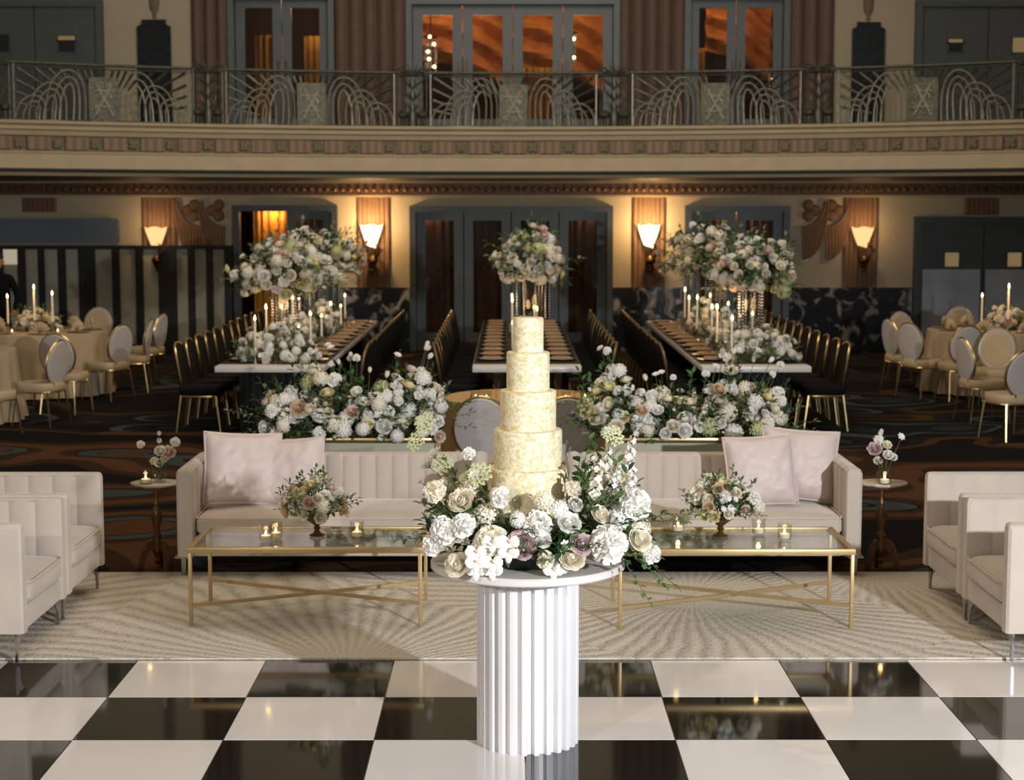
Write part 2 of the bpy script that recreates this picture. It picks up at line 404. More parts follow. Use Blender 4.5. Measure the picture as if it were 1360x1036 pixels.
# back-wall plane coordinates measured off the photograph (wall stands at Y = 26)
YW = 26.0
cp, sp = math.cos(PITCH), math.sin(PITCH)
def zat(y, Y):                       # height of image row y on the plane at distance Y
    k = (y-280)*cp/F_PX; return H_EYE-(k*Y*cp)/(1-k*sp)
def xat(x, y, Y):
    zc = Y*cp+(H_EYE-zat(y, Y))*sp; return (x-676)/F_PX*zc
def wx(x, y=200): return xat(x, y, YW)
def wz(y): return zat(y, YW)
# =================================================================== THE SETTING
bm = BM(); box(bm, (0, 18.5, -.06), (24, 21.2, .1)); struct('floor', bm, MT['carpet'], 'dark patterned ballroom carpet with rust and slate swirls', 'floor')
# portable dance floor: alternating black and white gloss tiles
T = .61; X0 = -1.767; Y0 = 7.304
bm = BM(); box(bm, (X0+T*.5, 3.5, -.02), (T*18, 8.83, .02), mi=2)
for i in range(-9, 9):
    for j in range(-13, 1):
        white = (i+j) % 2 == 0
        if j == 0: white = (i % 2 == 0)
        box(bm, (X0+(i+.5)*T, Y0+(j+.5)*T, -.004), (T-.005, T-.005, .014), mi=0 if white else 1)
o = obj('floor_dance', bm, None, mats=[MT['tile_w'], MT['tile_b'], MT['seam']], smooth=False)
tag(o, 'black and white chequered gloss dance floor in the foreground', 'floor', kind='structure')
bm = BM(); box(bm, (X0+T*.5, 7.93, -.002), (T*18, .025, .016)); struct('trim_1', bm, MT['seam'], 'thin metal edge strip of the chequered dance floor', 'trim')

def fluted(bm, x0, x1, z0, z1, y, n, d=.05, base=.06, mi=0):
    N = n*8; A = []; B = []
    for i in range(N+1):
        u = i/N; x = x0+(x1-x0)*u; yy = y-base-d*abs(math.sin(PI*n*u))
        A.append(bm.verts.new((x, yy, z0))); B.append(bm.verts.new((x, yy, z1)))
    for i in range(N): bm.faces.new((A[i], A[i+1], B[i+1], B[i])).material_index = mi
    a0 = bm.verts.new((x0, y, z0)); a1 = bm.verts.new((x1, y, z0)); b0 = bm.verts.new((x0, y, z1)); b1 = bm.verts.new((x1, y, z1))
    bm.faces.new([a0]+A+[a1]); bm.faces.new([b0]+B+[b1]); bm.faces.new((a0, A[0], B[0], b0)); bm.faces.new((a1, A[-1], B[-1], b1))

# back wall with its door openings
holes = [(wx(313, 400), wx(450, 400), 0, wz(272)), (wx(545, 400), wx(813, 400), 0, wz(273)), (wx(908, 400), wx(1046, 400), 0, wz(273)),
         (wx(305, 90), wx(445, 90), 3.22, wz(-10)), (wx(540, 90), wx(822, 90), 3.22, wz(-2)), (wx(908, 90), wx(1047, 90), 3.22, wz(-10))]
bm = BM()
xs = sorted({-11, 11} | {h[0] for h in holes} | {h[1] for h in holes}); zs = sorted({0, 7.0} | {h[2] for h in holes} | {h[3] for h in holes})
for a, b in zip(xs, xs[1:]):
    for c, d in zip(zs, zs[1:]):
        mx, mz = (a+b)/2, (c+d)/2
        if any(h[0] < mx < h[1] and h[2] < mz < h[3] for h in holes): continue
        box(bm, (mx, YW+.15, mz), (b-a, .3, d-c))
bmesh.ops.remove_doubles(bm, verts=bm.verts, dist=1e-4)
struct('wall_back', bm, MT['cream'], 'cream plaster back wall of the ballroom', 'wall', smooth=False)
# closed rooms behind the doors
bm = BM(); box(bm, (0, 29.5, 3.0), (12, .1, 6.6)); struct('wall_foyer', bm, MT['brown_drape'], 'dark foyer wall seen behind the door panes', 'wall')
bm = BM(); box(bm, (0, 27.9, 2.95), (12, 3.2, .12)); struct('floor_foyer', bm, MT['soffit'], 'foyer floor behind the balcony doors', 'floor')
bm = BM(); box(bm, (0, 27.9, 6.3), (12, 3.2, .12)); struct('ceiling_foyer', bm, MT['cream'], 'foyer ceiling behind the balcony doors', 'ceiling')
bm = BM(); box(bm, (0, 27.9, -.06), (12, 3.4, .1)); struct('floor_corridor', bm, MT['carpet'], 'corridor carpet behind the lower doors', 'floor')

# navy marble wainscot
bm = BM(); zt = wz(381)
for a, b in ((452, 545), (813, 908), (1046, 1210)):
    box(bm, ((wx(a, 400)+wx(b, 400))/2, YW-.03, zt/2), (wx(b, 400)-wx(a, 400)-.02, .06, zt))
struct('trim_2', bm, MT['darkmarble'], 'navy marble wainscot with white clouds along the back wall', 'wainscot', smooth=False)
# pilasters
k = 3
for a, b, y0, y1, lab in ((475, 518, 262, 381, 'left of the wide middle door, behind its bright sconce'), (840, 883, 262, 381, 'right of the wide middle door, behind its bright sconce'),
                     (1120, 1165, 262, 383, 'behind the rightmost sconce'), (190, 235, 262, 325, 'short, behind the leftmost sconce'),
                     (32, 77, 262, 281, 'short stub above the far left metal panel'), (1280, 1325, 262, 285, 'short stub above the far right double door')):
    bm = BM(); fluted(bm, wx(a, 320), wx(b, 320), wz(y1), wz(y0), YW, 7, .018, .03)
    struct('trim_%d' % k, bm, MT['fluted'], 'brown fluted pilaster '+lab, 'pilaster'); k += 1
for a, b, lab in ((257, 305, 'left of the left balcony door'), (445, 540, 'wide, between left and middle balcony doors'), (820, 910, 'wide, between middle and right balcony doors'), (1047, 1105, 'right of the right balcony door')):
    n = 3 if b-a < 60 else 5
    bm = BM(); fluted(bm, wx(a, 90), wx(b, 90), 3.21, 6.9, YW, n, .10, .08)
    struct('trim_%d' % k, bm, MT['mauve'], 'mauve fluted upper pilaster '+lab, 'pilaster'); k += 1
# cornice below the balcony
bm = BM(); z0, z1 = wz(258), wz(243)
box(bm, (0, YW-.07, (z0+z1)/2), (20, .14, z1-z0))
for i in range(150):
    x = -9+i*.12; lathe(bm, [(0, -.02), (.035, -.01), (.045, 0), (.03, .02), (.012, .03)], 8, mtx=Matrix.Translation((x, YW-.14, (z0+z1)/2)) @ Matrix.Rotation(PI/2, 4, 'X'))
struct('trim_%d' % k, bm, MT['cornice'], 'dark gilded ornamental cornice under the balcony', 'cornice'); k += 1
bm = BM(); box(bm, (0, YW-.05, wz(260)), (20, .1, .03)); box(bm, (0, YW-.11, wz(241)), (20, .22, .035))
struct('trim_%d' % k, bm, MT['cream_mould'], 'thin cream mouldings above and below the gilded cornice', 'moulding'); k += 1

# ---- balcony: concave towards the room
BR, BY, BX = 11.9, 11.6, .03
def arc(phi, o, z): r = BR+o; return Vector((BX+r*math.sin(phi), BY+r*math.cos(phi), z))
PH = R(43)
def sweep(bm, prof, mi=0, closed=True, seg=96, ph=PH):
    rows = []
    for i in range(seg+1):
        p = -ph+2*ph*i/seg; rows.append([bm.verts.new(arc(p, o, z)) for o, z in prof])
    for a, b in zip(rows, rows[1:]):
        n = len(prof)
        for j in range(n if closed else n-1): bm.faces.new((a[j], a[(j+1) % n], b[(j+1) % n], b[j])).material_index = mi
Zb = lambda y: zat(y, 23.5)
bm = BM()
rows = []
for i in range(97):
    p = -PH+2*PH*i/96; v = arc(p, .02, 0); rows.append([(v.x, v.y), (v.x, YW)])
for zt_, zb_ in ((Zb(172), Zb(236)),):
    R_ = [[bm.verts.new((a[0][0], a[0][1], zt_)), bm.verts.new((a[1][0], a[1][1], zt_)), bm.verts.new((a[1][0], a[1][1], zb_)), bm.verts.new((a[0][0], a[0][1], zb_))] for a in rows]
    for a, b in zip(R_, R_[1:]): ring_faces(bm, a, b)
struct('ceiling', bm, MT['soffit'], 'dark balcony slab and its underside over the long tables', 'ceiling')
def band(ya, yb, prof_o, m, lab, cat):
    global k
    bm = BM(); za, zb = Zb(ya), Zb(yb); n = len(prof_o)
    pr = [(o, za+(zb-za)*t) for t, o in prof_o]; pr = pr+[(.03, zb), (.03, za)]
    sweep(bm, pr); struct('trim_%d' % k, bm, m, lab, cat); k += 1
band(168, 186, [(0, -.10), (.2, -.13), (.3, -.11), (.34, -.09), (.6, -.09), (.66, -.06), (1, -.04)], MT['cream_mould'], 'cream moulding along the balcony foot', 'moulding')
band(186.1, 205, [(0, -.01), (1, -.01)], MT['medal'], 'grey frieze ground of the balcony front', 'frieze')
band(205.1, 227, [(0, -.03), (.12, -.06), (.2, -.05), (.8, -.10), (1, -.12)], MT['cream_mould'], 'broad cream cove under the balcony frieze', 'moulding')
band(227.1, 231.5, [(0, -.13), (.5, -.15), (1, -.13)], MT['teal'], 'dark teal rope moulding under the balcony cove', 'moulding')
band(231.6, 236, [(0, -.12), (1, -.08)], MT['cream_mould'], 'thin pale moulding at the balcony underside', 'moulding')
bm = BM(); zc_ = (Zb(186)+Zb(205))/2; hh = Zb(187.5)-Zb(203.5); per = .49/BR
for i in range(-17, 18):
    p = (i+.1)*per; v = arc(p, -.025, zc_)
    box(bm, v, (.29, .05, hh), rot=-p, mi=0)
    v = arc(p+per/2, -.02, zc_)
    mt = Matrix.Translation(v) @ Matrix.Rotation(-p-per/2, 4, 'Z') @ Matrix.Rotation(PI/2, 4, 'X')
    for q in range(4):
        a = PI/4+q*PI/2
        lathe(bm, [(0.001, .03), (.03, .028), (.036, .01), (.02, 0)], 8, c=(.04*math.cos(a), .04*math.sin(a), 0), mi=1, mtx=mt)
    lathe(bm, [(0.001, .04), (.022, .036), (.03, 0)], 10, mi=1, mtx=mt)
o = obj('trim_%d' % k, bm, None, mats=[MT['block'], MT['medal']]); k += 1
tag(o, 'tan fluted blocks and small rosettes on the balcony frieze', 'frieze', kind='structure')

# ---- balcony railing (one run of ironwork: handrail, panels, ornamental posts)
rail = thing('balcony_railing', 'aged silver art deco balcony railing with fountain arch panels', 'railing', (0, 0, 0))
ZR0, ZR1 = Zb(169), Zb(97)
HR = ZR1-ZR0
def prail(p0, s, z, o=0): return arc(p0+s/BR, o-.02, ZR0+z)
bm = BM()
pts = [arc(-PH+2*PH*i/80, -.02, ZR1) for i in range(81)]
tube(bm, pts, .022, 8); tube(bm, [p-Vector((0, 0, .045)) for p in pts], .009, 6); tube(bm, [p-Vector((0, 0, HR-.015)) for p in pts], .018, 6)
obj('handrail', bm, MT['rail_dark'], rail)
def curve_pts(fn, n): return [fn(i/n) for i in range(n+1)]
period = 2.755
W2 = 1.13
for kp in range(-2, 3):
    p0 = (kp*period+.03)/BR
    for sgn in (-1, 1):
        bm = BM()
        tube(bm, [prail(p0, sgn*W2, 0), prail(p0, sgn*W2, HR)], .014, 6)
        hoops = [(.20, .66, .90), (.27, .58, .78), (.34, .50, .66), (.42, .84, .67), (.49, .76, .56), (.55, .68, .45), (.66, .99, .44), (.73, .91, .34)]
        for ui, uo, hp in hoops:
            def f(t, ui=ui, uo=uo, hp=hp):
                a = PI*t; c = math.cos(a)
                u = (ui+uo)/2-(uo-ui)/2*c-.05*math.sin(a)*(1-.5*t)
                z = hp*HR*math.sin(a)**.7 if 0 < t < 1 else 0
                return prail(p0, sgn*u*W2, z, -.05*math.sin(a))
            tube(bm, curve_pts(f, 20), .0115, 6)
        tube(bm, [prail(p0, sgn*.2*W2, .012), prail(p0, sgn*W2, .012)], .012, 5)
        obj('arch_screen', bm, MT['rail'], rail)
    for sgn in (-1, 1):
        bm = BM()
        for q in range(11):
            a = R(12+q*6.6)
            r0 = .62+.18*math.sin(a); dx, dz = math.cos(a), math.sin(a)
            rmax = min((W2-.03)/max(dx, .01), (HR-.06)/max(dz, .01))
            x0_, z0_ = dx*(W2*.98)*(.74+.1*math.sin(q)), 0
            rs = min(rmax*.62+.05*(q % 2), rmax-.1)
            P0 = prail(p0, sgn*dx*rs, dz*rs, .02); P1 = prail(p0, sgn*dx*rmax, dz*rmax, .02)
            tube(bm, [P0, (P0+P1)/2, P1], .012, 5, r1=.022)
        obj('sun_ray_bars', bm, MT['rail_dark'], rail)
    v = arc(p0, -.08, ZR0+.40*HR); mtp = Matrix.Translation(v) @ Matrix.Rotation(-p0, 4, 'Z')
    bm = BM(); box(bm, (0, 0, 0), (.34, .02, .56*HR/.76), mtx=mtp)
    for c in ((0, 0, .27), (0, 0, -.27)): box(bm, c, (.37, .03, .025), mtx=mtp)
    for c in ((.18, 0, 0), (-.18, 0, 0)): box(bm, c, (.025, .03, .56), mtx=mtp)
    pl = obj('square_plaque', bm, MT['plate_metal'], rail)
    bm = BM()
    for s in (-1, 1):
        tube(bm, [mtp @ Vector((s*x, -.02, z)) for x, z in ((-.11, -.2), (-.04, -.06), (.03, .06), (.10, .2))], .016, 6)
        for z in (-.1, .1): tube(bm, [mtp @ Vector((s*x, -.02, z+dz)) for x, dz in ((.0, 0), (.06, .03), (.12, .0))], .011, 6)
        tube(bm, [mtp @ Vector((s*(.05+.04*math.cos(t)), -.02, .02+.06*math.sin(t))) for t in [i*.6 for i in range(9)]], .009, 5)
    obj('crossed_leaf_motif', bm, MT['silver_leaf'], pl)
for kp in range(-3, 3):
    p0 = ((kp+.5)*period+.03)/BR
    mtp = Matrix.Translation(arc(p0, -.03, ZR0)) @ Matrix.Rotation(-p0, 4, 'Z')
    P = lambda x, y, z: mtp @ Vector((x, y, z*HR/.76))
    bm = BM()
    lathe(bm, [(.07, 0), (.075, .16), (.055, .2), (.05, .22)], 12, mtx=mtp)
    for s in (-1, 1):
        lathe(bm, [(.03, 0), (.035, .12), (.07, .15), (.06, .20), (.02, .23)], 8, c=(s*.13, 0, 0), mtx=mtp)
        for z0_, hgt, r_ in ((.22, .3, .10), (.38, .3, .14), (.55, .28, .17)):
            tube(bm, [P(s*r_*math.sin(t*PI*.62)*1.0, -.04*math.sin(t*PI), z0_+hgt*t*.8) for t in [i/10 for i in range(11)]], .018, 6, r1=.006)
        tube(bm, [P(s*(.15+.05*math.cos(t)), -.02, .78+.05*math.sin(t)) for t in [i*.55 for i in range(11)]], .014, 6)
        tube(bm, [P(s*.19, 0, 0), P(s*.19, 0, .76)], .012, 5)
    for z0_ in (.25, .42, .58):
        lathe(bm, [(.004, -.07), (.04, -.02), (.045, .03), (.02, .09), (.003, .13)], 10, c=(0, -.03, z0_*HR/.76), mtx=mtp, sy=.5)
    for q in range(7):
        a = R(20+q*23.3)
        tube(bm, [P(0, -.02, .72), P(.10*math.cos(a), -.05, .72+.08*math.sin(a)), P(.17*math.cos(a), -.02, .74+.14*math.sin(a))], .02, 6, r1=.008)
    obj('ornamental_post', bm, MT['rail_dark'], rail)

# ---- doors
dn = [1]
def doors(x0, x1, z0, z1, leaves, lab, m='doorframe', pane_in=(.2, .2), open_left=False, transom=0, curt=None):
    n = dn[0]; dn[0] += 1
    bm = BM(); fw = .09
    box(bm, (x0+fw/2, YW-.03, (z0+z1)/2), (fw, .2, z1-z0)); box(bm, (x1-fw/2, YW-.03, (z0+z1)/2), (fw, .2, z1-z0)); box(bm, ((x0+x1)/2, YW-.03, z1-fw/2), (x1-x0-2*fw, .2, fw))
    D = struct('door_%d' % n, bm, MT[m], lab, 'door', smooth=False)
    lw = (x1-x0-2*fw)/leaves
    for i in range(leaves):
        if open_left and i == 0: continue
        a = x0+fw+lw*i; b = a+lw; s = lw*pane_in[0]; bm = BM(); y = YW+.05
        zt2 = z1-fw
        box(bm, (a+s/2+.004, y, (z0+zt2)/2), (s-.008, .05, zt2-z0)); box(bm, (b-s/2-.004, y, (z0+zt2)/2), (s-.008, .05, zt2-z0))
        box(bm, ((a+b)/2, y, zt2-s*.45), (lw-2*s, .05, s*.9)); box(bm, ((a+b)/2, y, z0+.14), (lw-2*s, .05, .28))
        lf = obj('door_leaf', bm, MT[m], D, smooth=False)
        bm = BM(); box(bm, ((a+b)/2, y+.01, (z0+.28+zt2-s*.9)/2), (lw-2*s+.01, .008, zt2-s*.9-z0-.28+.01)); obj('pane', bm, MT['pane'], lf)
        bm = BM(); sd = 1 if i % 2 == 0 else -1; hx = (b-s*.4) if sd == 1 else (a+s*.4)
        bar(bm, (hx, y-.06, z0+.9), (hx, y-.06, z0+1.15), .02); bar(bm, (hx, y-.06, z0+.93), (hx, y, z0+.93), .015); bar(bm, (hx, y-.06, z0+1.12), (hx, y, z0+1.12), .015)
        obj('pull_handle', bm, MT['bronze'], lf)
    return D
doors(*holes[0], 2, 'slate blue door behind the left flower tower, one leaf open', open_left=True)
doors(*holes[1], 4, 'wide four leaf slate blue door in the middle of the back wall')
doors(*holes[2], 2, 'slate blue double door behind the right flower tower')
doors(holes[3][0], holes[3][1], 3.24, holes[3][3], 2, 'left balcony double door with golden curtains behind its panes', m='doorlight')
doors(holes[4][0], holes[4][1], 3.24, holes[4][3], 4, 'wide four leaf middle balcony door with orange drapery behind', m='doorlight')
doors(holes[5][0], holes[5][1], 3.24, holes[5][3], 2, 'right balcony double door with orange drapery behind', m='doorlight')

def slab_doors(x0, x1, z0, z1, xm, lab, wins, kick=None, m='doordark'):
    n = dn[0]; dn[0] += 1
    bm = BM(); fw = .10
    box(bm, (x0+fw/2, YW-.06, (z0+z1)/2), (fw, .12, z1-z0)); box(bm, (x1-fw/2, YW-.06, (z0+z1)/2), (fw, .12, z1-z0)); box(bm, ((x0+x1)/2, YW-.06, z1-fw/2), (x1-x0-2*fw, .12, fw))
    D = struct('door_%d' % n, bm, MT[m], lab, 'door', smooth=False)
    for a, b in ((x0+fw, xm), (xm, x1-fw)):
        if b-a < .1: continue
        bm = BM(); box(bm, ((a+b)/2, YW-.03, (z0+z1-fw)/2), (b-a-.015, .05, z1-fw-z0)); lf = obj('door_leaf', bm, MT[m], D, smooth=False)
        for (wa, wb, za, zb, mm) in wins:
            if a < (wa+wb)/2 < b:
                bm = BM(); box(bm, ((wa+wb)/2, YW-.058, (za+zb)/2), (wb-wa, .012, zb-za)); obj('vision_panel', bm, MT[mm], lf)
                bm = BM(); t = .02
                for c, s in ((((wa+wb)/2, zb), (wb-wa+t, t)), (((wa+wb)/2, za), (wb-wa+t, t)), ((wa, (za+zb)/2), (t, zb-za)), ((wb, (za+zb)/2), (t, zb-za))):
                    box(bm, (c[0], YW-.065, c[1]), (s[0], .02, s[1]))
                obj('panel_trim', bm, MT[m], lf)
        if kick:
            bm = BM(); box(bm, ((a+b)/2+kick[2], YW-.062, (kick[0]+kick[1])/2), (b-a-.08, .01, kick[1]-kick[0])); obj('kick_plate', bm, MT['steel'], lf)
    return D
slab_doors(wx(1211, 400), 8.6, 0, wz(287), wx(1303, 400), 'dark slate service double door with steel kick plates at far right',
           [(wx(1253, 340), wx(1273, 340), wz(354), wz(334), 'litwin'), (wx(1336, 340), wx(1356, 340), wz(354), wz(334), 'litwin')], (.25, wz(357), 0))
slab_doors(wx(1214, 60), 8.6, 3.24, wz(0), wx(1311, 60), 'grey upper double door at the right end of the balcony',
           [(wx(1258, 50), wx(1278, 50), wz(57), wz(51), 'litwin'), (wx(1258, 50), wx(1278, 50), wz(70), wz(57.5), 'black'), (wx(1343, 50), wx(1362, 50), wz(70), wz(49), 'litwin')], None, 'doorgrey')
slab_doors(-9.0, wx(139, 60), 3.24, wz(0), wx(48, 60), 'grey upper double door at the left end of the balcony',
           [(wx(78, 50), wx(102, 50), wz(54), wz(47), 'litwin'), (wx(78, 50), wx(102, 50), wz(70), wz(54.5), 'black'), (wx(-5, 50), wx(15, 50), wz(70), wz(45), 'black')], None, 'doorgrey')
# notched black marble tablets with plaster drops, upper wall
for x0, x1, lab in ((184, 228, 'left'), (1131, 1174, 'right')):
    a, b = wx(x0, 60), wx(x1, 60); zt = wz(26 if x0 < 500 else 29); c = (a+b)/2; hw = (b-a)/2; n = .07
    bm = BM(); pr = [(-hw, 3.3), (hw, 3.3), (hw, zt-n*1.4), (hw-n, zt-n), (hw-n, zt), (-hw+n, zt), (-hw+n, zt-n), (-hw, zt-n*1.4)]
    A = [bm.verts.new((c+x, YW-.07, z)) for x, z in pr]; B = [bm.verts.new((c+x, YW, z)) for x, z in pr]
    bm.faces.new(A); bm.faces.new(B); ring_faces(bm, A, B)
    struct('trim_%d' % k, bm, MT['blackmarble'], 'notched black marble tablet on the upper wall, '+lab, 'wall tablet', smooth=False); k += 1
    bm = BM(); lathe(bm, [(.01, 0), (.04, .05), (.03, .09), (.07, .16), (.085, .3), (.085, 1.2), (.05, 1.3)], 12, c=(c, YW, zt+.0), sy=.5)
    struct('trim_%d' % k, bm, MT['medal'], 'grey plaster pendant drop above the '+lab+' black tablet', 'wall ornament'); k += 1
# plaster volute reliefs on both sides
def volute(x_px, mirror, lab):
    global k
    bm = BM(); s = -1 if mirror else 1
    xa = wx(x_px, 320); zt = wz(263)
    U = lambda t: (xa+s*.35*math.sin(t), zt-.44+.40*(1-math.cos(t)))
    Lo = lambda t: (xa+s*(.02+.37*math.sin(t)), zt-.90+.86*(1-math.cos(t))**1.15)
    n = 11
    for i in range(n):
        t0, t1 = R(i*90/n), R((i+.80)*90/n)
        q = [U(t0), U(t1), Lo(t1), Lo(t0)]
        A = [bm.verts.new((x, YW-.05, z)) for x, z in q]; B = [bm.verts.new((x, YW, z)) for x, z in q]
        bm.faces.new(A); ring_faces(bm, A, B)
    for fn_ in (U, Lo): tube(bm, [(fn_(R(i*6))[0], YW-.035, fn_(R(i*6))[1]) for i in range(16)], .024, 6)
    for dx, dz in ((.05, -.10), (.15, -.18), (.05, -.26)):
        lathe(bm, [(.001, .05), (.06, .04), (.09, 0)], 14, c=(0, 0, 0), mtx=Matrix.Translation((xa+s*dx+s*.05, YW, zt+dz)) @ Matrix.Rotation(PI/2, 4, 'X'))
    
    struct('trim_%d' % k, bm, MT['fluted'], lab, 'wall ornament'); k += 1
volute(1064, False, 'left one of two brown plaster volutes beside the rightmost sconce')
volute(1095, False, 'right one of two brown plaster volutes beside the rightmost sconce')
volute(300, True, 'right one of two brown plaster volutes beside the leftmost sconce')
volute(268, True, 'left one of two brown plaster volutes beside the leftmost sconce')

# ---- left: metal header panel and a folding partition of dark mirror strips
bm = BM(); a, b = -9.5, wx(160, 310); box(bm, ((a+b)/2, YW-.08, (wz(291)+wz(322))/2), (b-a, .12, wz(291)-wz(322)))
box(bm, ((a+b)/2-.02, YW-.12, wz(291)), (b-a, .1, .04))
struct('trim_%d' % k, bm, MT['tintmetal'], 'blue grey metal header panel above the mirrored partition', 'header panel', smooth=False); k += 1
part = thing('folding_partition', 'black framed partition with tall smoked mirror strips at the left wall', 'partition', (0, YW-.12, 0))
zt = wz(325); bl = [(-30, 10), (29, 39), (56, 64), (82, 92), (109, 131), (153, 163), (184, 194), (214, 238), (253, 262), (277, 286), (301, 311)]
bm = BM(); a, b = wx(-60, 400), wx(311, 400)
box(bm, ((a+b)/2, .05, zt/2), (b-a, .05, zt)); box(bm, ((a+b)/2, .0, zt-.03), (b-a, .1, .06)); box(bm, ((a+b)/2, 0, .06), (b-a, .1, .12))
for p, q in bl: box(bm, ((wx(p, 400)+wx(q, 400))/2, 0, zt/2), (wx(q, 400)-wx(p, 400), .09, zt))
obj('frame', bm, MT['black'], part, smooth=False)
for (p, q), (p2, q2) in zip(bl, bl[1:]):
    x0_, x1_ = wx(q, 400), wx(p2, 400); bm = BM(); box(bm, ((x0_+x1_)/2, .015, zt/2), (x1_-x0_, .02, zt-.1)); obj('mirror_strip', bm, MT['dull'], part)
bm = BM(); box(bm, ((wx(8, 340)+wx(29, 340))/2, -.0, (wz(328)+wz(350))/2), (wx(29, 340)-wx(8, 340), .03, wz(328)-wz(350))); obj('lit_window', bm, MT['litwin_w'], part)

# ---- drapery and lights in the foyer
def drape(name, lab, m, x0, x1, z0, z1, y, folds, amp, swag=0):
    bm = BM(); curtain(bm, x0, x1, z0, z1, y, folds, amp, swag=swag); o = obj(name, bm, MT[m]); solid(o); return tag(o, lab, 'drapery')
drape('golden_curtain', 'golden gathered curtain in the open left lower doorway', 'gold_drape', wx(330, 300), wx(390, 300), .02, wz(272)-.02, 26.5, 7, .03)
drape('sheer_curtain', 'dark sheer curtain behind the wide middle lower door', 'brown_drape', holes[1][0], holes[1][1], .02, wz(275), 26.45, 26, .03)
drape('sheer_curtain', 'brown curtain behind the right lower double door', 'brown_drape', holes[2][0], holes[2][1], .02, wz(275), 26.45, 14, .03)
drape('sheer_curtain', 'dark curtain behind the closed leaf of the left lower door', 'brown_drape', wx(392, 300), holes[0][1], .02, wz(275), 26.45, 7, .03)
# swagged orange drapery hanging from the foyer ceiling
def swags(lab, m, x0, x1, zlo, zhi, y):
    bm = BM(); nx, nz = 30, 26; rows = []
    for j in range(nz+1):
        row = []
        for i in range(nx+1):
            u = i/nx; v = j/nz
            z = zlo+(zhi-zlo)*v-.55*u*(1-v*.4)+.12*math.sin(PI*u)
            row.append(bm.verts.new((x0+(x1-x0)*u, y+.09*math.sin(v*26+u*4)+.05*math.sin(u*9), z)))
        rows.append(row)
    for a, b in zip(rows, rows[1:]):
        for i in range(nx): bm.faces.new((a[i], a[i+1], b[i+1], b[i]))
    o = obj('swagged_drapery', bm, MT[m]); solid(o); tag(o, lab, 'drapery')
swags('orange swagged drapery behind the left half of the middle balcony door', 'orange', wx(540), wx(684), wz(62), 6.1, 28.0)
swags('orange swagged drapery behind the right half of the middle balcony door', 'orange', wx(686), wx(822), wz(72), 6.1, 28.05)
swags('orange swagged drapery behind the right balcony door', 'orange', wx(955), wx(1050), wz(50), 6.1, 28.0)
drape('gathered_curtain', 'golden gathered curtain behind the left balcony door', 'gold_drape', wx(320), wx(360), 3.05, wz(32), 27.6, 4, .05)
drape('gathered_curtain', 'golden curtain behind the right leaf of the left balcony door', 'gold_drape', wx(388), wx(440), 3.05, wz(32), 27.7, 5, .05)
drape('gathered_curtain', 'pale gold curtain low behind the middle balcony door', 'gold_drape', wx(690), wx(740), 3.05, wz(78), 27.5, 6, .05)
drape('gathered_curtain', 'golden curtain behind the right balcony door', 'gold_drape', wx(918), wx(950), 3.05, wz(50), 27.6, 4, .05)
for x, z, p in ((-2.9, 5.4, 22), (-.9, 5.6, 24), (1.0, 5.6, 24), (3.5, 5.6, 20)): lamp('foyer_lamp', 'POINT', (x, 27.2, z), p, (1, .76, .46), .15)
for x, p in ((holes[1][0]+.3, 5), (holes[1][1]-.3, 4), ((holes[2][0]+holes[2][1])/2, 9), (wx(360, 300), 14)): lamp('curtain_top_fill', 'POINT', (x, 26.32, wz(277)), p, (1, .55, .25), .05)  # small point lights added to warm the tops of the lower curtains
# crystal chandeliers seen through the panes
for x_px, y0, y1, lab in ((572, 40, 95, 'tall crystal chandelier in the leftmost pane of the middle balcony door'), (757, 36, 82, 'crystal chandelier in the rightmost pane of the middle balcony door'),
                          (1030, 80, 128, 'low crystal chandelier behind the right balcony door'), (434, 78, 118, 'small hanging lights behind the left balcony door')):
    t = thing('crystal_chandelier', lab, 'chandelier', (xat(x_px, 60, 27.3), 27.3, zat(y1, 27.3)))
    h = zat(y0, 27.3)-zat(y1, 27.3)
    bm = BM(); tube(bm, [(0, 0, 0), (0, 0, 6.24-zat(y1, 27.3))], .012, 6); lathe(bm, [(.02, h*.9), (.12, h*.86), (.12, h*.84), (.02, h*.8)], 12); obj('stem', bm, MT['bronze'], t)
    for i in range(9):
        a = i*2.4; r_ = .09; bm = BM()
        for z in [h*.1*q for q in range(1, 9)]: bmesh.ops.create_icosphere(bm, subdivisions=1, radius=.014, matrix=Matrix.Translation((r_*math.cos(a), r_*math.sin(a), z)))
        tube(bm, [(r_*math.cos(a), r_*math.sin(a), 0), (r_*math.cos(a), r_*math.sin(a), h*.85)], .003, 4)
        obj('crystal_strand', bm, MT['crystal'], t)
    for i in range(5):
        bm = BM(); bmesh.ops.create_icosphere(bm, subdivisions=2, radius=.026, matrix=Matrix.Translation((.06*math.cos(i*2), -.1, h*(.12+.18*i)))); obj('bulb', bm, MT['bulb'], t)

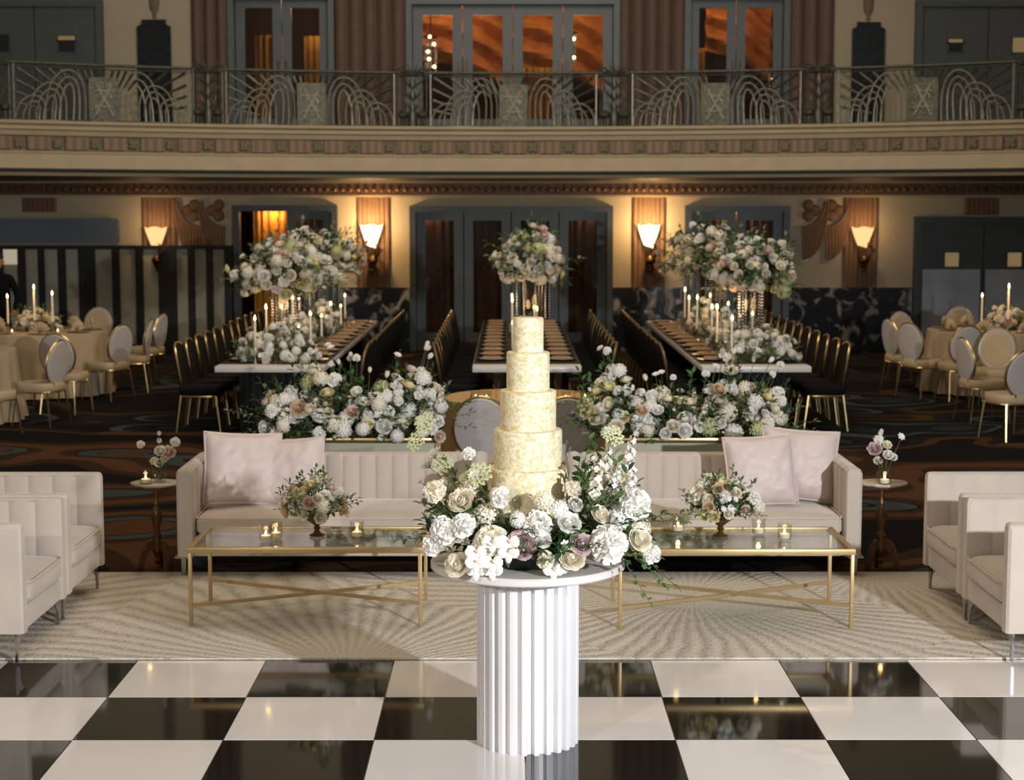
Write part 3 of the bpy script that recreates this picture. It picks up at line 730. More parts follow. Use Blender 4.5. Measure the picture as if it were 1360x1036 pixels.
# ---- wall sconces
def sconce(x_px, ytop, lab, m, power, size):
    x = wx(x_px, 320); t = thing('wall_sconce', lab, 'sconce', (x, YW-.05, wz(350)), 0, 'sconces along the back wall')
    z0 = wz(350)
    bm = BM(); n = 14; zt = wz(ytop)-z0; zb = wz(329)-z0; rows = []
    for j, (f, hw) in enumerate(((0, .06), (.15, .075), (.5, .12), (.8, .155), (1, .17))):
        rows.append([bm.verts.new((hw*math.cos(PI+PI*i/n), -.04-.13*hw/.17*abs(math.sin(PI*i/n)), zb+(zt-zb)*f+(.012*math.cos(i*PI/3.5) if j == 4 else 0)+(.05*(1-i/n) if j == 0 else 0))) for i in range(n+1)])
    for A, B in zip(rows, rows[1:]):
        for i in range(n): bm.faces.new((A[i], A[i+1], B[i+1], B[i]))
    sh = obj('alabaster_shade', bm, MT[m], t); solid(sh, .006)
    bm = BM()
    lathe(bm, [(.004, -.12), (.03, -.09), (.02, -.06), (.06, -.03), (.045, .0), (.09, .05), (.07, .1), (.03, .13)], 12, c=(.02, -.1, .0), sy=.7)
    for i in range(5):
        tube(bm, [(.03, -.1, .05), (.08+.02*i, -.16, .14+.02*i), (.13-.02*i, -.14, .24+.02*i)], .028, 6, r1=.01)
    box(bm, (0, -.01, .05), (.1, .07, .3)); obj('bronze_bracket', bm, MT['bronze'], t)
    lamp('sconce_bulb', 'POINT', (x, YW-.36, wz(ytop)+.03), power, (1, .62, .28), .06)
sconce(494, 298, 'brightly lit alabaster sconce left of the wide middle door', 'shade', 42, 1)
sconce(861, 298, 'brightly lit alabaster sconce right of the wide middle door', 'shade', 42, 1)
sconce(1144, 301, 'dim orange alabaster sconce between volutes and service door', 'shade_dim', 9, 1)
sconce(209, 301, 'dim orange alabaster sconce above the mirrored partition', 'shade_dim', 8, 1)
# emergency light box on the partition
# =================================================================== FURNITURE
# ---- rug
bm = BM(); box(bm, (0.02, 8.89, .006), (7.4, 1.94, .018)); o = obj('area_rug', bm, MT['rug']); tag(o, 'cream carved wool area rug with fanned ribs under the coffee tables', 'rug')

# ---- velvet seating
def channel_wall(bm, w, t, z0, z1, n, amp, mtx, groove=True, round_=.03):
    """upright padded wall: length w along x, thickness t along y (inner face at -y with vertical channels)"""
    N = n*8; out = []
    for i in range(N+1):
        u = i/N; x = -w/2+w*u; bul = amp*(abs(math.sin(PI*n*u))**.55-1) if groove else 0
        out.append((x, -t/2+(-bul if bul else 0), 1))
    out = [(x, -t/2+amp-amp*(abs(math.sin(PI*n*i/N))**.5) if groove else -t/2, 0) for i, (x, _, _) in enumerate(out)]
    back = [(w/2, t/2), (-w/2, t/2)]
    poly = [(x, y) for x, y, _ in out]+[(w/2, t/2*.7), (w/2-.012, t/2)]+[(w/2-(w)*q/6, t/2) for q in range(1, 6)]+[(-w/2+.012, t/2), (-w/2, t/2*.7)]
    levels = [(z0, 1, 0), (z1-round_, 1, 0), (z1-round_*.4, .86, .004), (z1-.003, .55, .012), (z1, .2, .02)]
    rows = [[bm.verts.new(mtx @ Vector((x*(1-2*ins/w), y*sy, z))) for x, y in poly] for z, sy, ins in levels]
    for a, b in zip(rows, rows[1:]): ring_faces(bm, a, b)
    bm.faces.new(rows[0]); bm.faces.new(rows[-1])
def cushion_box(bm, x0, x1, y0, y1, z0, z1, crown=.02, mtx=Matrix.Identity(4)):
    nx, ny = 18, 12; o = []
    pr = [(-.012, z0+.012), (0, z0+.03), (0, z1-.03), (-.012, z1-.01), (-.03, z1)]
    hx, hy = (x1-x0)/2, (y1-y0)/2; cx, cy = (x0+x1)/2, (y0+y1)/2
    rows = [[bm.verts.new(mtx @ Vector((cx+x, cy+y, z))) for x, y in superell(hx+i, hy+i, 14, 72)] for i, z in [(-.03, z0)]+pr]
    for s, k_ in ((.93, .35), (.8, .7), (.55, .95)):
        rows.append([bm.verts.new(mtx @ Vector((cx+x*s, cy+y*s, z1+crown*k_))) for x, y in superell(hx-.03, hy-.03, 12, 72)])
    for a, b in zip(rows, rows[1:]): ring_faces(bm, a, b)
    bm.faces.new(rows[0]); c = bm.verts.new(mtx @ Vector((cx, cy, z1+crown)))
    for i in range(72): bm.faces.new((rows[-1][i], rows[-1][(i+1) % 72], c))
def seating(name, lab, cat, W, D, HT, seat, arm_t, back_t, loc, rz, group, nb, na, legs, base=.14, legx=None):
    """front faces local -Y; origin at floor centre"""
    t = thing(name, lab, cat, loc, rz, group)
    bm = BM(); I = Matrix.Translation((0, D/2-back_t/2, 0))
    channel_wall(bm, W-2*arm_t+.02, back_t, base, HT, nb, .016, I)
    obj('backrest', bm, MT['velvet'], t)
    for s in (-1, 1):
        bm = BM(); m = Matrix.Translation((s*(W/2-arm_t/2), 0, 0)) @ Matrix.Rotation(s*-PI/2, 4, 'Z')
        channel_wall(bm, D, arm_t, base, HT, na, .012, m)
        a = obj('arm', bm, MT['velvet'], t)
        bm = BM(); x = s*(W/2-.010); y = -D/2+.012
        tube(bm, [(x, y, base+.01), (x, y, HT-.03), (x, y+.02, HT-.012), (x, D/2-.02, HT-.012)], .005, 5)
        x = s*(W/2-arm_t+.010)
        tube(bm, [(x, y, seat), (x, y, HT-.03), (x, y+.02, HT-.012), (x, D/2-back_t, HT-.012)], .005, 5)
        obj('piping', bm, MT['velvet'], a)
    bm = BM(); box(bm, (0, -back_t/2+.005, (base+seat-.13)/2), (W-2*arm_t+.01, D-back_t-.01, seat-.13-base), bev=.012)
    obj('seat_base', bm, MT['velvet'], t)
    bm = BM(); cushion_box(bm, -W/2+arm_t+.004, W/2-arm_t-.004, -D/2-.012, D/2-back_t, seat-.128, seat-.012)
    c = obj('seat_cushion', bm, MT['velvet'], t)
    bm = BM(); pts = [(x, y+(D/2-back_t-D/2)/2-.006, seat-.02) for x, y in superell(W/2-arm_t-.006, (D-back_t)/2+.004, 14, 60)]
    tube(bm, pts, .006, 5, closed=True); obj('piping', bm, MT['velvet'], c)
    for sx in (-1, 1):
        for sy in (-1, 1):
            bm = BM(); x, y = sx*(W/2-.03), sy*(D/2-.04)
            if legs == 'sofa':
                tube(bm, [(x, y, base), (x, y, .0)], .022, 10, r1=.014)
                box(bm, (x, y, base-.004), (.09, .09, .008)); obj('leg', bm, MT['chrome'], t)
            else:
                box(bm, (x, y, base/2), (.028, .012, base))
                A = [(0, base), (-sx*.0-.0, base), (0, 0)]
                vs = []
                for yy in (-.005, .005):
                    vs.append([bm.verts.new((x-sx*.014, y+yy, base)), bm.verts.new((x-sx*.13, y+yy, base)), bm.verts.new((x-sx*.07, y+yy, base-.022)), bm.verts.new((x-sx*.03, y+yy, base-.06)), bm.verts.new((x-sx*.014, y+yy, base-.11))])
                bm.faces.new(vs[0]); bm.faces.new(vs[1]); ring_faces(bm, vs[0], vs[1])
                obj('leg', bm, MT['chrome'], t)
    return t
ZR = .015
sf = 'channel tufted oatmeal velvet sofas'
seating('sofa', 'oatmeal velvet sofa on the left, behind the left glass coffee table', 'sofa', 1.80, .76, .655, .385, .10, .10, (-1.03, 10.12, -.01), 0, sf, 16, 6, 'sofa')
seating('sofa', 'oatmeal velvet sofa on the right, behind the right glass coffee table', 'sofa', 1.70, .76, .655, .385, .10, .10, (1.20, 10.12, -.01), 0, sf, 15, 6, 'sofa')
ac = 'four channel tufted velvet armchairs'
for s, lab, X in ((-1, 'left', -2.28), (1, 'right', 2.335)):
    for yc, where in ((9.05, 'farther from the dance floor'), (8.22, 'nearest the dance floor')):
        seating('armchair', 'oatmeal velvet armchair on the '+lab+' edge of the rug, '+where, 'armchair', .80, .80, .665, .385, .085, .11,
                (X+s*.40, yc, ZR), -s*PI/2, ac, 6, 6, 'arm')
# ---- cushions
def cushion(lab, w, h, t, loc, rot):
    bm = BM(); n = 22; V = {}
    for side in (-1, 1):
        for i in range(n+1):
            for j in range(n+1):
                u, v = -1+2*i/n, -1+2*j/n
                edge = i in (0, n) or j in (0, n)
                if edge and side == 1: V[1, i, j] = V[-1, i, j]; continue
                ex = 1-.055*(1-v*v)**1.0*1; ey = 1-.055*(1-u*u)
                f = ((1-u**4)*(1-v**4))**.55
                wr = .004*noise.noise(Vector((u*3+w*9+v*2, v*5-u*3, side)))*4*f+.003*math.sin(9*math.atan2(v+1.05, u+1.05))*f*max(0, 1-((u+1)**2+(v+1)**2)**.5/1.6)*3+.003*math.sin(9*math.atan2(v-1.05, u-1.05))*f*max(0, 1-((u-1)**2+(v-1)**2)**.5/1.6)*3+.008*math.sin((u-v)*7+3*noise.noise(Vector((u*2, v*2, 5+w))))*f*(abs(u)+abs(v))*.5
                V[side, i, j] = bm.verts.new((u*w/2*ex, side*(t/2*f)+wr, v*h/2*ey))
    for side in (-1, 1):
        for i in range(n):
            for j in range(n):
                try: bm.faces.new((V[side, i, j], V[side, i+1, j], V[side, i+1, j+1], V[side, i, j+1]))
                except ValueError: pass
    o = obj('throw_cushion', bm, MT['satin']); o.location = loc; o.rotation_euler = rot
    tag(o, lab, 'cushion', 'pearl satin throw cushions')
    bm = BM()
    b = []
    for q in range(4):
        for i in range(12):
            s_ = -1+2*i/12; e = 1-.055*(1-s_*s_)
            b.append([(s_, -e), (e, s_), (-s_, e), (-e, -s_)][q])
    tube(bm, [(x*w/2*1.01, 0, z*h/2*1.01) for x, z in b], .006, 5, closed=True)
    obj('flange_seam', bm, MT['satin'], o)
cushion('pearl satin cushion in the left corner of the left sofa', .46, .43, .17, (-1.60, 10.10, .595), (R(-14), R(3), R(12)))
cushion('pearl satin cushion leaning right of the corner one, left sofa', .44, .39, .15, (-1.325, 10.13, .575), (R(-15), R(-4), R(-6)))
cushion('pearl satin cushion in the right corner of the right sofa', .46, .43, .17, (1.76, 10.22, .60), (R(-14), R(4), R(-6)))
cushion('pearl satin cushion in front, left of the corner one, right sofa', .42, .42, .16, (1.50, 10.04, .59), (R(-15), R(-3), R(5)))

# ---- coffee tables
def coffee_table(lab, x0, x1, y0, y1, H):
    t = thing('coffee_table', lab, 'coffee table', ((x0+x1)/2, (y0+y1)/2, ZR), 0, 'glass topped gold coffee tables')
    hx, hy = (x1-x0)/2, (y1-y0)/2; r = .019; z = H-ZR
    for sx in (-1, 1):
        for sy in (-1, 1):
            bm = BM(); box(bm, (sx*hx, sy*hy, (z-.03)/2), (r, r, z-.03), bev=.002); obj('leg', bm, MT['goldpaint'], t)
    bm = BM()
    for sy in (-1, 1): box(bm, (0, sy*hy, z-.015), (2*hx+.03, .026, .03), bev=.003)
    for sx in (-1, 1): box(bm, (sx*hx, 0, z-.015), (.026, 2*hy-.026, .03), bev=.003)
    obj('top_frame', bm, MT['goldpaint'], t)
    for q in (1, -1):
        bm = BM(); bar(bm, (-hx, -q*hy, .105+.012*(q < 0)), (hx, q*hy, .105+.012*(q < 0)), .017, .017); obj('cross_brace', bm, MT['goldpaint'], t)
    bm = BM(); box(bm, (0, 0, z-.010), (2*hx-.02, 2*hy-.02, .01)); obj('glass_top', bm, MT['tglass'], t)
    bm = BM()
    for sx in (-1, 1): bar(bm, (sx*(hx-.04), -hy+.02, z-.02), (sx*(hx-.04), hy-.02, z-.02), .012)
    return t
CTH = .425
bmx = None
coffee_table('gold framed glass coffee table in front of the left sofa', -1.63, -.455, 8.55, 9.12, CTH)
coffee_table('gold framed glass coffee table in front of the right sofa', .565, 1.745, 8.50, 9.10, CTH)

# ---- turned side tables
def side_table(lab, x, y, H):
    t = thing('side_table', lab, 'side table', (x, y, -.01), 0, 'turned pedestal side tables'); H += .01
    bm = BM(); lathe(bm, [(0, H-.022), (.135, H-.020), (.150, H-.010), (.150, H-.003), (.146, H)], 40, sy=.8); obj('marble_top', bm, MT['marble_w'], t)
    bm = BM(); lathe(bm, [(.03, H-.04), (.115, H-.034), (.12, H-.024)], 24, sy=.8)
    lathe(bm, [(.018, .03), (.008, .045), (.02, .065), (.012, .085), (.028, .12), (.03, .17), (.022, .20), (.030, .22), (.02, .235), (.016, .26), (.032, .31), (.036, .335), (.024, .37), (.014, .395), (.02, .41), (.013, .43), (.017, H-.05), (.035, H-.03)], 20)
    obj('turned_column', bm, MT['bronze_l'], t)
    for a in (R(90), R(215), R(-35)):
        bm = BM(); pts = []
        for q in range(13):
            u = q/12; pts.append((.02+.105*(u**.7), .17*(1-u**2.2)+.006))
        d = Vector((math.cos(a), math.sin(a), 0)); s_ = Vector((-math.sin(a), math.cos(a), 0))
        top = []; 
        for side in (-.011, .011):
            up = [bm.verts.new(d*r_+s_*side+Vector((0, 0, z+.02))) for r_, z in pts]; lo = [bm.verts.new(d*max(.01, r_-.02)+s_*side+Vector((0, 0, max(0, z-.03)))) for r_, z in pts]
            top.append((up, lo)); 
            for i in range(12): bm.faces.new((up[i], up[i+1], lo[i+1], lo[i]))
        (u0, l0), (u1, l1) = top
        for A, B in ((u0, u1), (l0, l1)):
            for i in range(12): bm.faces.new((A[i], A[i+1], B[i+1], B[i]))
        bm.faces.new((u0[0], u1[0], l1[0], l0[0])); bm.faces.new((u0[-1], u1[-1], l1[-1], l0[-1]))
        obj('leg', bm, MT['bronze_l'], t)
side_table('turned bronze side table with marble top, left of the left sofa', -2.10, 10.0, .53)
side_table('turned bronze side table with marble top, right of the right sofa', 2.22, 10.0, .53)

# ---- cake table, cake
CX, CY = .075, 6.69; TZ = .749
t = thing('cake_table', 'round white cake table on a fluted white drum pedestal', 'cake table', (CX, CY, 0.003))
bm = BM(); n = 26; N = n*8; rows = []
for z in (0, TZ-.03):
    row = []
    for i in range(N):
        a = 2*PI*i/N; ph = (i % 8)/8
        r = .205 if ph < .5 else .182
        row.append(bm.verts.new((r*math.cos(a), r*math.sin(a), z)))
    rows.append(row)
ring_faces(bm, rows[0], rows[1]); bm.faces.new(rows[0]); bm.faces.new(rows[1])
obj('fluted_pedestal', bm, MT['white'], t, smooth=False)
bm = BM(); lathe(bm, [(.3, TZ-.036), (.382, TZ-.036), (.388, TZ-.030), (.388, TZ-.010), (.383, TZ-.004), (.370, TZ-.003)], 96); obj('round_top', bm, MT['whitetop'], t)
cx, cy = .075, 6.68
bm = BM(); lathe(bm, [(.0, 0), (.19, 0), (.195, .01), (.195, .05), (.18, .055), (.0, .055)], 48, c=(0, 0, 0))
o = obj('flower_tray', bm, MT['teal'], loc=(cx, cy-.02, TZ)); tag(o, 'dark teal tray under the cake flowers on the white table', 'tray')
t = thing('cake_stand', 'pale cake stand lifting the five tier cake above the flowers', 'cake stand', (cx, cy+.0, TZ+.055))
bm = BM(); lathe(bm, [(.10, 0), (.10, .01), (.05, .02), (.035, .05), (.035, .11), (.06, .135)], 32); obj('foot', bm, MT['white'], t)
bm = BM(); lathe(bm, [(.04, .135), (.17, .137), (.175, .142), (.175, .150), (.17, .153), (0, .153)], 64); obj('plate', bm, MT['board'], t)
CZ = TZ+.055+.153
t = thing('tiered_cake', 'five tier ivory wedding cake with gold lace pattern', 'cake', (cx, cy, CZ))
z = 0
for r_, h in ((.159, .165), (.135, .152), (.111, .155), (.085, .152), (.061, .135)):
    bm = BM(); lathe(bm, [(0, z), (r_, z), (r_, z+h-.006), (r_-.002, z+h-.002), (r_-.006, z+h), (0, z+h)], 72); obj('tier', bm, MT['cake'], t); z += h

# ---- chairs
def chair_builder(name, lab, cat, kind, group):
    t = thing(name, lab, cat, (0, 0, 0), 0, group)
    sm = MT['velvet_b'] if kind == 'black' else MT['grey_uph']; inn = sm if kind == 'black' else MT['cream_uph']
    SH = .44
    bm = BM(); pad(bm, .44, .43, .085, e=3.2, n=28, mtx=Matrix.Translation((0, .02, SH-.045)), puff=.25); obj('seat', bm, sm if kind == 'black' else MT['cream_uph'], t)
    bm = BM(); tube(bm, [(x, y+.02, SH-.095) for x, y in superell(.205, .2, 3.2, 24)], .011, 6, closed=True); obj('seat_frame', bm, MT['gold'], t)
    for sx in (-1, 1):
        for sy in (-1, 1):
            bm = BM(); tube(bm, [(sx*.175, .02+sy*.17, SH-.09), (sx*.20, .02+sy*.215, 0)], .012, 6, r1=.008); obj('leg', bm, MT['gold'], t)
    if kind == 'black':
        bw, bh, e, zc_ = .42, .50, 3.0, SH+.165
    else:
        bw, bh, e, zc_ = .39, .45, 2.0, SH+.19
    tilt = Matrix.Translation((0, -.185, zc_)) @ Matrix.Rotation(R(90+9), 4, 'X')
    def bend(bm_):
        for v in bm_.verts: v.co.y += -.0+.5*v.co.x**2
    bm = BM(); pad(bm, bw, bh, .05, e=e, n=32, mtx=tilt @ Matrix.Translation((0, 0, 0)), puff=.4); bend(bm); obj('backrest', bm, sm, t)
    bm = BM(); tube(bm, [tilt @ Vector((x, y, -.0)) for x, y in superell(bw/2+.006, bh/2+.006, e, 32)], .0125 if kind == 'black' else .011, 6, closed=True); bend(bm); obj('back_frame', bm, MT['gold'], t)
    if kind != 'black':
        bm = BM(); pad(bm, bw*.84, bh*.84, .02, e=e, n=28, mtx=tilt @ Matrix.Translation((0, 0, -.022)), puff=.4); bend(bm); obj('inner_back_pad', bm, inn, t)
        bm = BM()
        for s in (-1, 1): tube(bm, [(s*.10, -.17, SH-.09), (s*.10, -.185, SH+.0)], .01, 6)
        obj('back_stay', bm, MT['gold'], t)
    return t
bc = chair_builder('dining_chair', 'x', 'chair', 'black', 'black velvet chairs along the long tables')
TX = (('left', -2.195), ('centre', .165), ('right', 2.27)); TY0, TY1 = 15.5, 22.0; TH = .72; TW = 1.0
rowsX = {('left', 'left'): -3.23, ('left', 'right'): -1.40, ('centre', 'left'): -.71, ('centre', 'right'): 1.02, ('right', 'left'): 1.50, ('right', 'right'): 3.30}
first = True
for tn, _ in TX:
    for side in ('left', 'right'):
        X = rowsX[tn, side]; s = 1 if side == 'left' else -1
        for i in range(11):
            y = 16.65+.545*i+random.uniform(-.02, .02)
            lab = 'black velvet gold-rimmed chair, %s from near end, %s side of %s long table' % (ORD[i], side, tn)
            loc = (X+s*.19, y, -.01); rz = -s*PI/2+random.uniform(-.03, .03)
            if first: bc.location = loc; bc.rotation_euler = (0, 0, rz); bc['label'] = lab; first = False
            else: dup(bc, loc, rz, lab)
oc = chair_builder('oval_back_chair', 'grey oval back chair at the far left edge, cut by the frame', 'chair', 'oval', 'oval back chairs at the round tables')
def place_oval(px, py_leg, ang, lab, first=[True], Y=None):
    k_ = (py_leg-280)*cp/F_PX; zc_ = H_EYE*cp/(py_leg-280)*F_PX/cp/cp; q = (F_PX*H_EYE)/(cp*(py_leg-280)); Yd = (q-H_EYE*sp)/cp; X = (px-676)/F_PX*q
    if first[0]: oc.location = (X, Yd, -.01); oc.rotation_euler = (0, 0, R(ang)); oc['label'] = lab; first[0] = False
    else: dup(oc, (X, Yd, -.01), R(ang), lab)
# angle 0 faces away from the camera (back towards us)
place_oval(88, 546, -12, 'grey oval chair with its back to us at the left round table')
place_oval(58, 562, 75, 'cream oval chair seen from the side, left foreground beside the near cloth')
place_oval(146, 528, 62, 'grey oval chair on the right side of the left round table')
place_oval(178, 518, 95, 'cream oval chair farther right, left part of the hall, rear one')
place_oval(197, 504, 80, 'outermost oval chair towards the black dining chairs, left hall')
place_oval(-14, 576, -30, 'oval chair cut by the left edge of the photo')
place_oval(126, 492, 170, 'oval chair behind the left round table, facing us')
place_oval(1199, 516, -75, 'side-on oval chair left of the others, right part of the hall')
place_oval(1208, 502, -150, 'cream oval chair behind its grey neighbour, right part of the hall')
place_oval(1222, 524, -58, 'grey oval chair on the left side of the right round table')
place_oval(1274, 530, 8, 'large grey oval chair with its back to us at the right round table')
place_oval(1301, 557, -80, 'narrow side-on oval chair in front of the right round table')
place_oval(1343, 581, 20, 'grey oval chair nearest the camera on the right')
place_oval(1318, 540, 150, 'cream oval chair facing us, between two grey ones on the right')
place_oval(1276, 492, 178, 'oval chair behind the right round table, facing us')
# two chairs at the sweetheart table, behind the gap between the sofas
dup(oc, (-.18, 11.95, -.01), R(-4), 'oval chair behind the gap between the sofas, left of the cake')
dup(oc, (.38, 11.95, -.01), R(6), 'oval chair behind the gap between the sofas, right of the cake')

# ---- long banquet tables
for tn, X in TX:
    t = thing('banquet_table', {'left': 'long white topped banquet table on the left, black pleated base', 'centre': 'long white topped banquet table in the centre behind the cake', 'right': 'long white topped banquet table on the right, black pleated base'}[tn], 'table', (X, (TY0+TY1)/2, -.01))
    L = TY1-TY0
    bm = BM(); box(bm, (0, 0, TH-.02), (TW, L, .055), bev=.006); obj('tabletop', bm, MT['whitetop'], t)
    bm = BM(); N = 240; rows = []
    per_ = []
    bw, bl_ = .30, L/2-.16
    for i in range(N*2):
        u = i/(N*2)*2*(2*bw+2*bl_)
        if u < 2*bw: p = (-bw+u, -bl_); nrm = (0, -1)
        elif u < 2*bw+2*bl_: p = (bw, -bl_+u-2*bw); nrm = (1, 0)
        elif u < 4*bw+2*bl_: p = (bw-(u-2*bw-2*bl_), bl_); nrm = (0, 1)
        else: p = (-bw, bl_-(u-4*bw-2*bl_)); nrm = (-1, 0)
        d = .012*(1 if i % 4 < 2 else -1)
        per_.append((p[0]+nrm[0]*d, p[1]+nrm[1]*d))
    A = [bm.verts.new((x, y, 0)) for x, y in per_]; B = [bm.verts.new((x, y, TH-.045)) for x, y in per_]
    ring_faces(bm, A, B); bm.faces.new(A); bm.faces.new(B)
    obj('pleated_base', bm, MT['navy'], t, smooth=False)
    bm = BM(); box(bm, (0, .12, TH+.009), (TW-.01, L-.22, .004)); o = obj('table_runner', bm, MT['black'], loc=(X, (TY0+TY1)/2, -.01)); o.location.z = -.01
    tag(o, 'black cloth laid along the top of the %s long table' % tn, 'table runner')
# place settings
pl = thing('charger_plate', 'x', 'plate', (0, 0, 0), 0, 'place settings along the long tables')
bm = BM(); lathe(bm, [(0, 0), (.09, 0), (.15, .010), (.152, .014), (.09, .006), (0, .005)], 24); obj('charger', bm, MT['plate'], pl)
bm = BM(); lathe(bm, [(0, .007), (.07, .007), (.115, .018), (.115, .022), (.07, .012), (0, .012)], 24); obj('china_plate', bm, MT['china'], pl)
bm = BM(); box(bm, (0, 0, 0), (.11, .20, .014), bev=.005); box(bm, (0, .0, .012), (.09, .17, .012), bev=.005); nk = obj('folded_napkin', bm, MT['napkin']); tag(nk, 'x', 'napkin', 'folded napkins along the long tables')
bm = BM(); lathe(bm, [(.032, 0), (.033, .004), (.006, .008), (.004, .07), (.02, .09), (.033, .12), (.034, .15), (.030, .17)], 12); wg = obj('wine_glass', bm, MT['glass']); tag(wg, 'x', 'glass', 'glasses along the long tables')
fp = True; ZT = TH+.001
for tn, X in TX:
    for side in ('left', 'right'):
        s = -1 if side == 'left' else 1
        for i in range(11):
            y = 16.1+.545*i; w_ = '%s from near end, %s side of %s long table' % (ORD[i], side, tn)
            L1, L2, L3 = 'black charger with gold-toned plate, '+w_, 'taupe napkin on its plate, '+w_, 'stemmed glass behind its plate, '+w_
            P1, P2, P3 = (X+s*.33, y, ZT), (X+s*.33, y, ZT+.021), (X+s*.17, y+.16, ZT)
            if fp:
                pl.location = P1; pl['label'] = L1; nk.location = P2; nk['label'] = L2; wg.location = P3; wg['label'] = L3; fp = False
            else:
                dup(pl, P1, 0, L1); dup(nk, P2, PI/2, L2); dup(wg, P3, 0, L3)

# ---- round tables under cloths
def cloth(name, lab, X, Y, r, H, m, flare=.12, folds=18, low=.01, n=180):
    bm = BM(); rows = []
    for s in (.3, .7, .97, 1.0):
        rows.append([bm.verts.new((r*s*math.cos(2*PI*i/n), r*s*math.sin(2*PI*i/n), H+(.0 if s < 1 else -.006))) for i in range(n)])
    for q in range(1, 9):
        f = q/8; row = []
        for i in range(n):
            a = 2*PI*i/n; w_ = math.sin(folds*a+1.3*math.sin(3*a))*.6+math.sin(folds*1.61*a+2)*.4
            rr = r+flare*f**1.3*(.45+.55*w_)+.006
            row.append(bm.verts.new((rr*math.cos(a), rr*math.sin(a), H-.006-(H-.006-low)*f)))
        rows.append(row)
    for a, b in zip(rows, rows[1:]): ring_faces(bm, a, b)
    bm.faces.new(rows[0]); o = obj(name, bm, MT[m]); o.location = (X, Y, 0); return tag(o, lab, 'tablecloth')
def round_table(lab, X, Y, r, H):
    t = thing('round_table', lab, 'table', (X, Y, -.01))
    bm = BM(); lathe(bm, [(0, H-.03), (r-.01, H-.03), (r-.01, H-.008), (0, H-.008)], 64); obj('tabletop', bm, MT['white'], t)
    for i in range(4):
        a = PI/4+i*PI/2; bm = BM(); tube(bm, [(r*.6*math.cos(a), r*.6*math.sin(a), H-.03), (r*.65*math.cos(a), r*.65*math.sin(a), 0)], .018, 8); obj('leg', bm, MT['chrome'], t)
RT = [(-5.55, 20.0, .80, .73, 'left', 'linen'), (5.80, 20.2, .80, .73, 'right', 'linen')]
for X, Y, r, H, sd, m in RT:
    round_table('round banquet table hidden under its cloth, '+sd+' side of the hall', X, Y, r, H)
    cloth('tablecloth', 'champagne floor length cloth on the round table, '+sd+' side of the hall', X, Y, r, H, m)
cloth('tablecloth', 'champagne cloth hanging at the very left edge, nearer the camera', -5.86, 17.3, .80, .73, 'linen'); round_table('nearer round table at the left edge under its cloth', -5.86, 17.3, .80, .73)
cloth('tablecloth', 'champagne cloth at the very right edge, nearer the camera', 6.35, 16.9, .80, .73, 'linen'); round_table('nearer round table at the right edge under its cloth', 6.35, 16.9, .80, .73)
cloth('tablecloth', 'amber satin cloth of the small table behind the sofa gap', .10, 12.8, .60, .735, 'goldlinen', .05, 22); round_table('small round table behind the sofa gap, hidden under its amber cloth', .10, 12.8, .60, .735)

# ---- planters behind the sofas
def planter(lab, x0, x1):
    t = thing('planter_box', lab, 'planter', ((x0+x1)/2, 11.2, -.01)); hx = (x1-x0)/2; Hh = .665
    bm = BM(); box(bm, (0, 0, .315), (2*hx-.03, .32, .63)); obj('mirrored_body', bm, MT['dull'], t, smooth=False)
    bm = BM()
    for sy in (-1, 1): box(bm, (0, sy*.17, Hh-.012), (2*hx+.02, .02, .024), bev=.003)
    for sx in (-1, 1): box(bm, (sx*hx, 0, Hh-.012), (.02, .32, .024), bev=.003)
    obj('gold_rim', bm, MT['gold'], t)
    for sx in (-1, 1):
        for sy in (-1, 1):
            bm = BM(); box(bm, (sx*hx, sy*.17, (Hh-.025)/2), (.02, .02, Hh-.025)); obj('corner_post', bm, MT['gold'], t)
    bm = BM(); box(bm, (0, 0, .635), (2*hx-.06, .28, .03)); obj('flower_foam', bm, MT['leaf3'], t)
planter('gold rimmed mirrored planter box behind the left sofa', -1.50, -.47)
planter('gold rimmed mirrored planter box behind the right sofa', .64, 1.72)

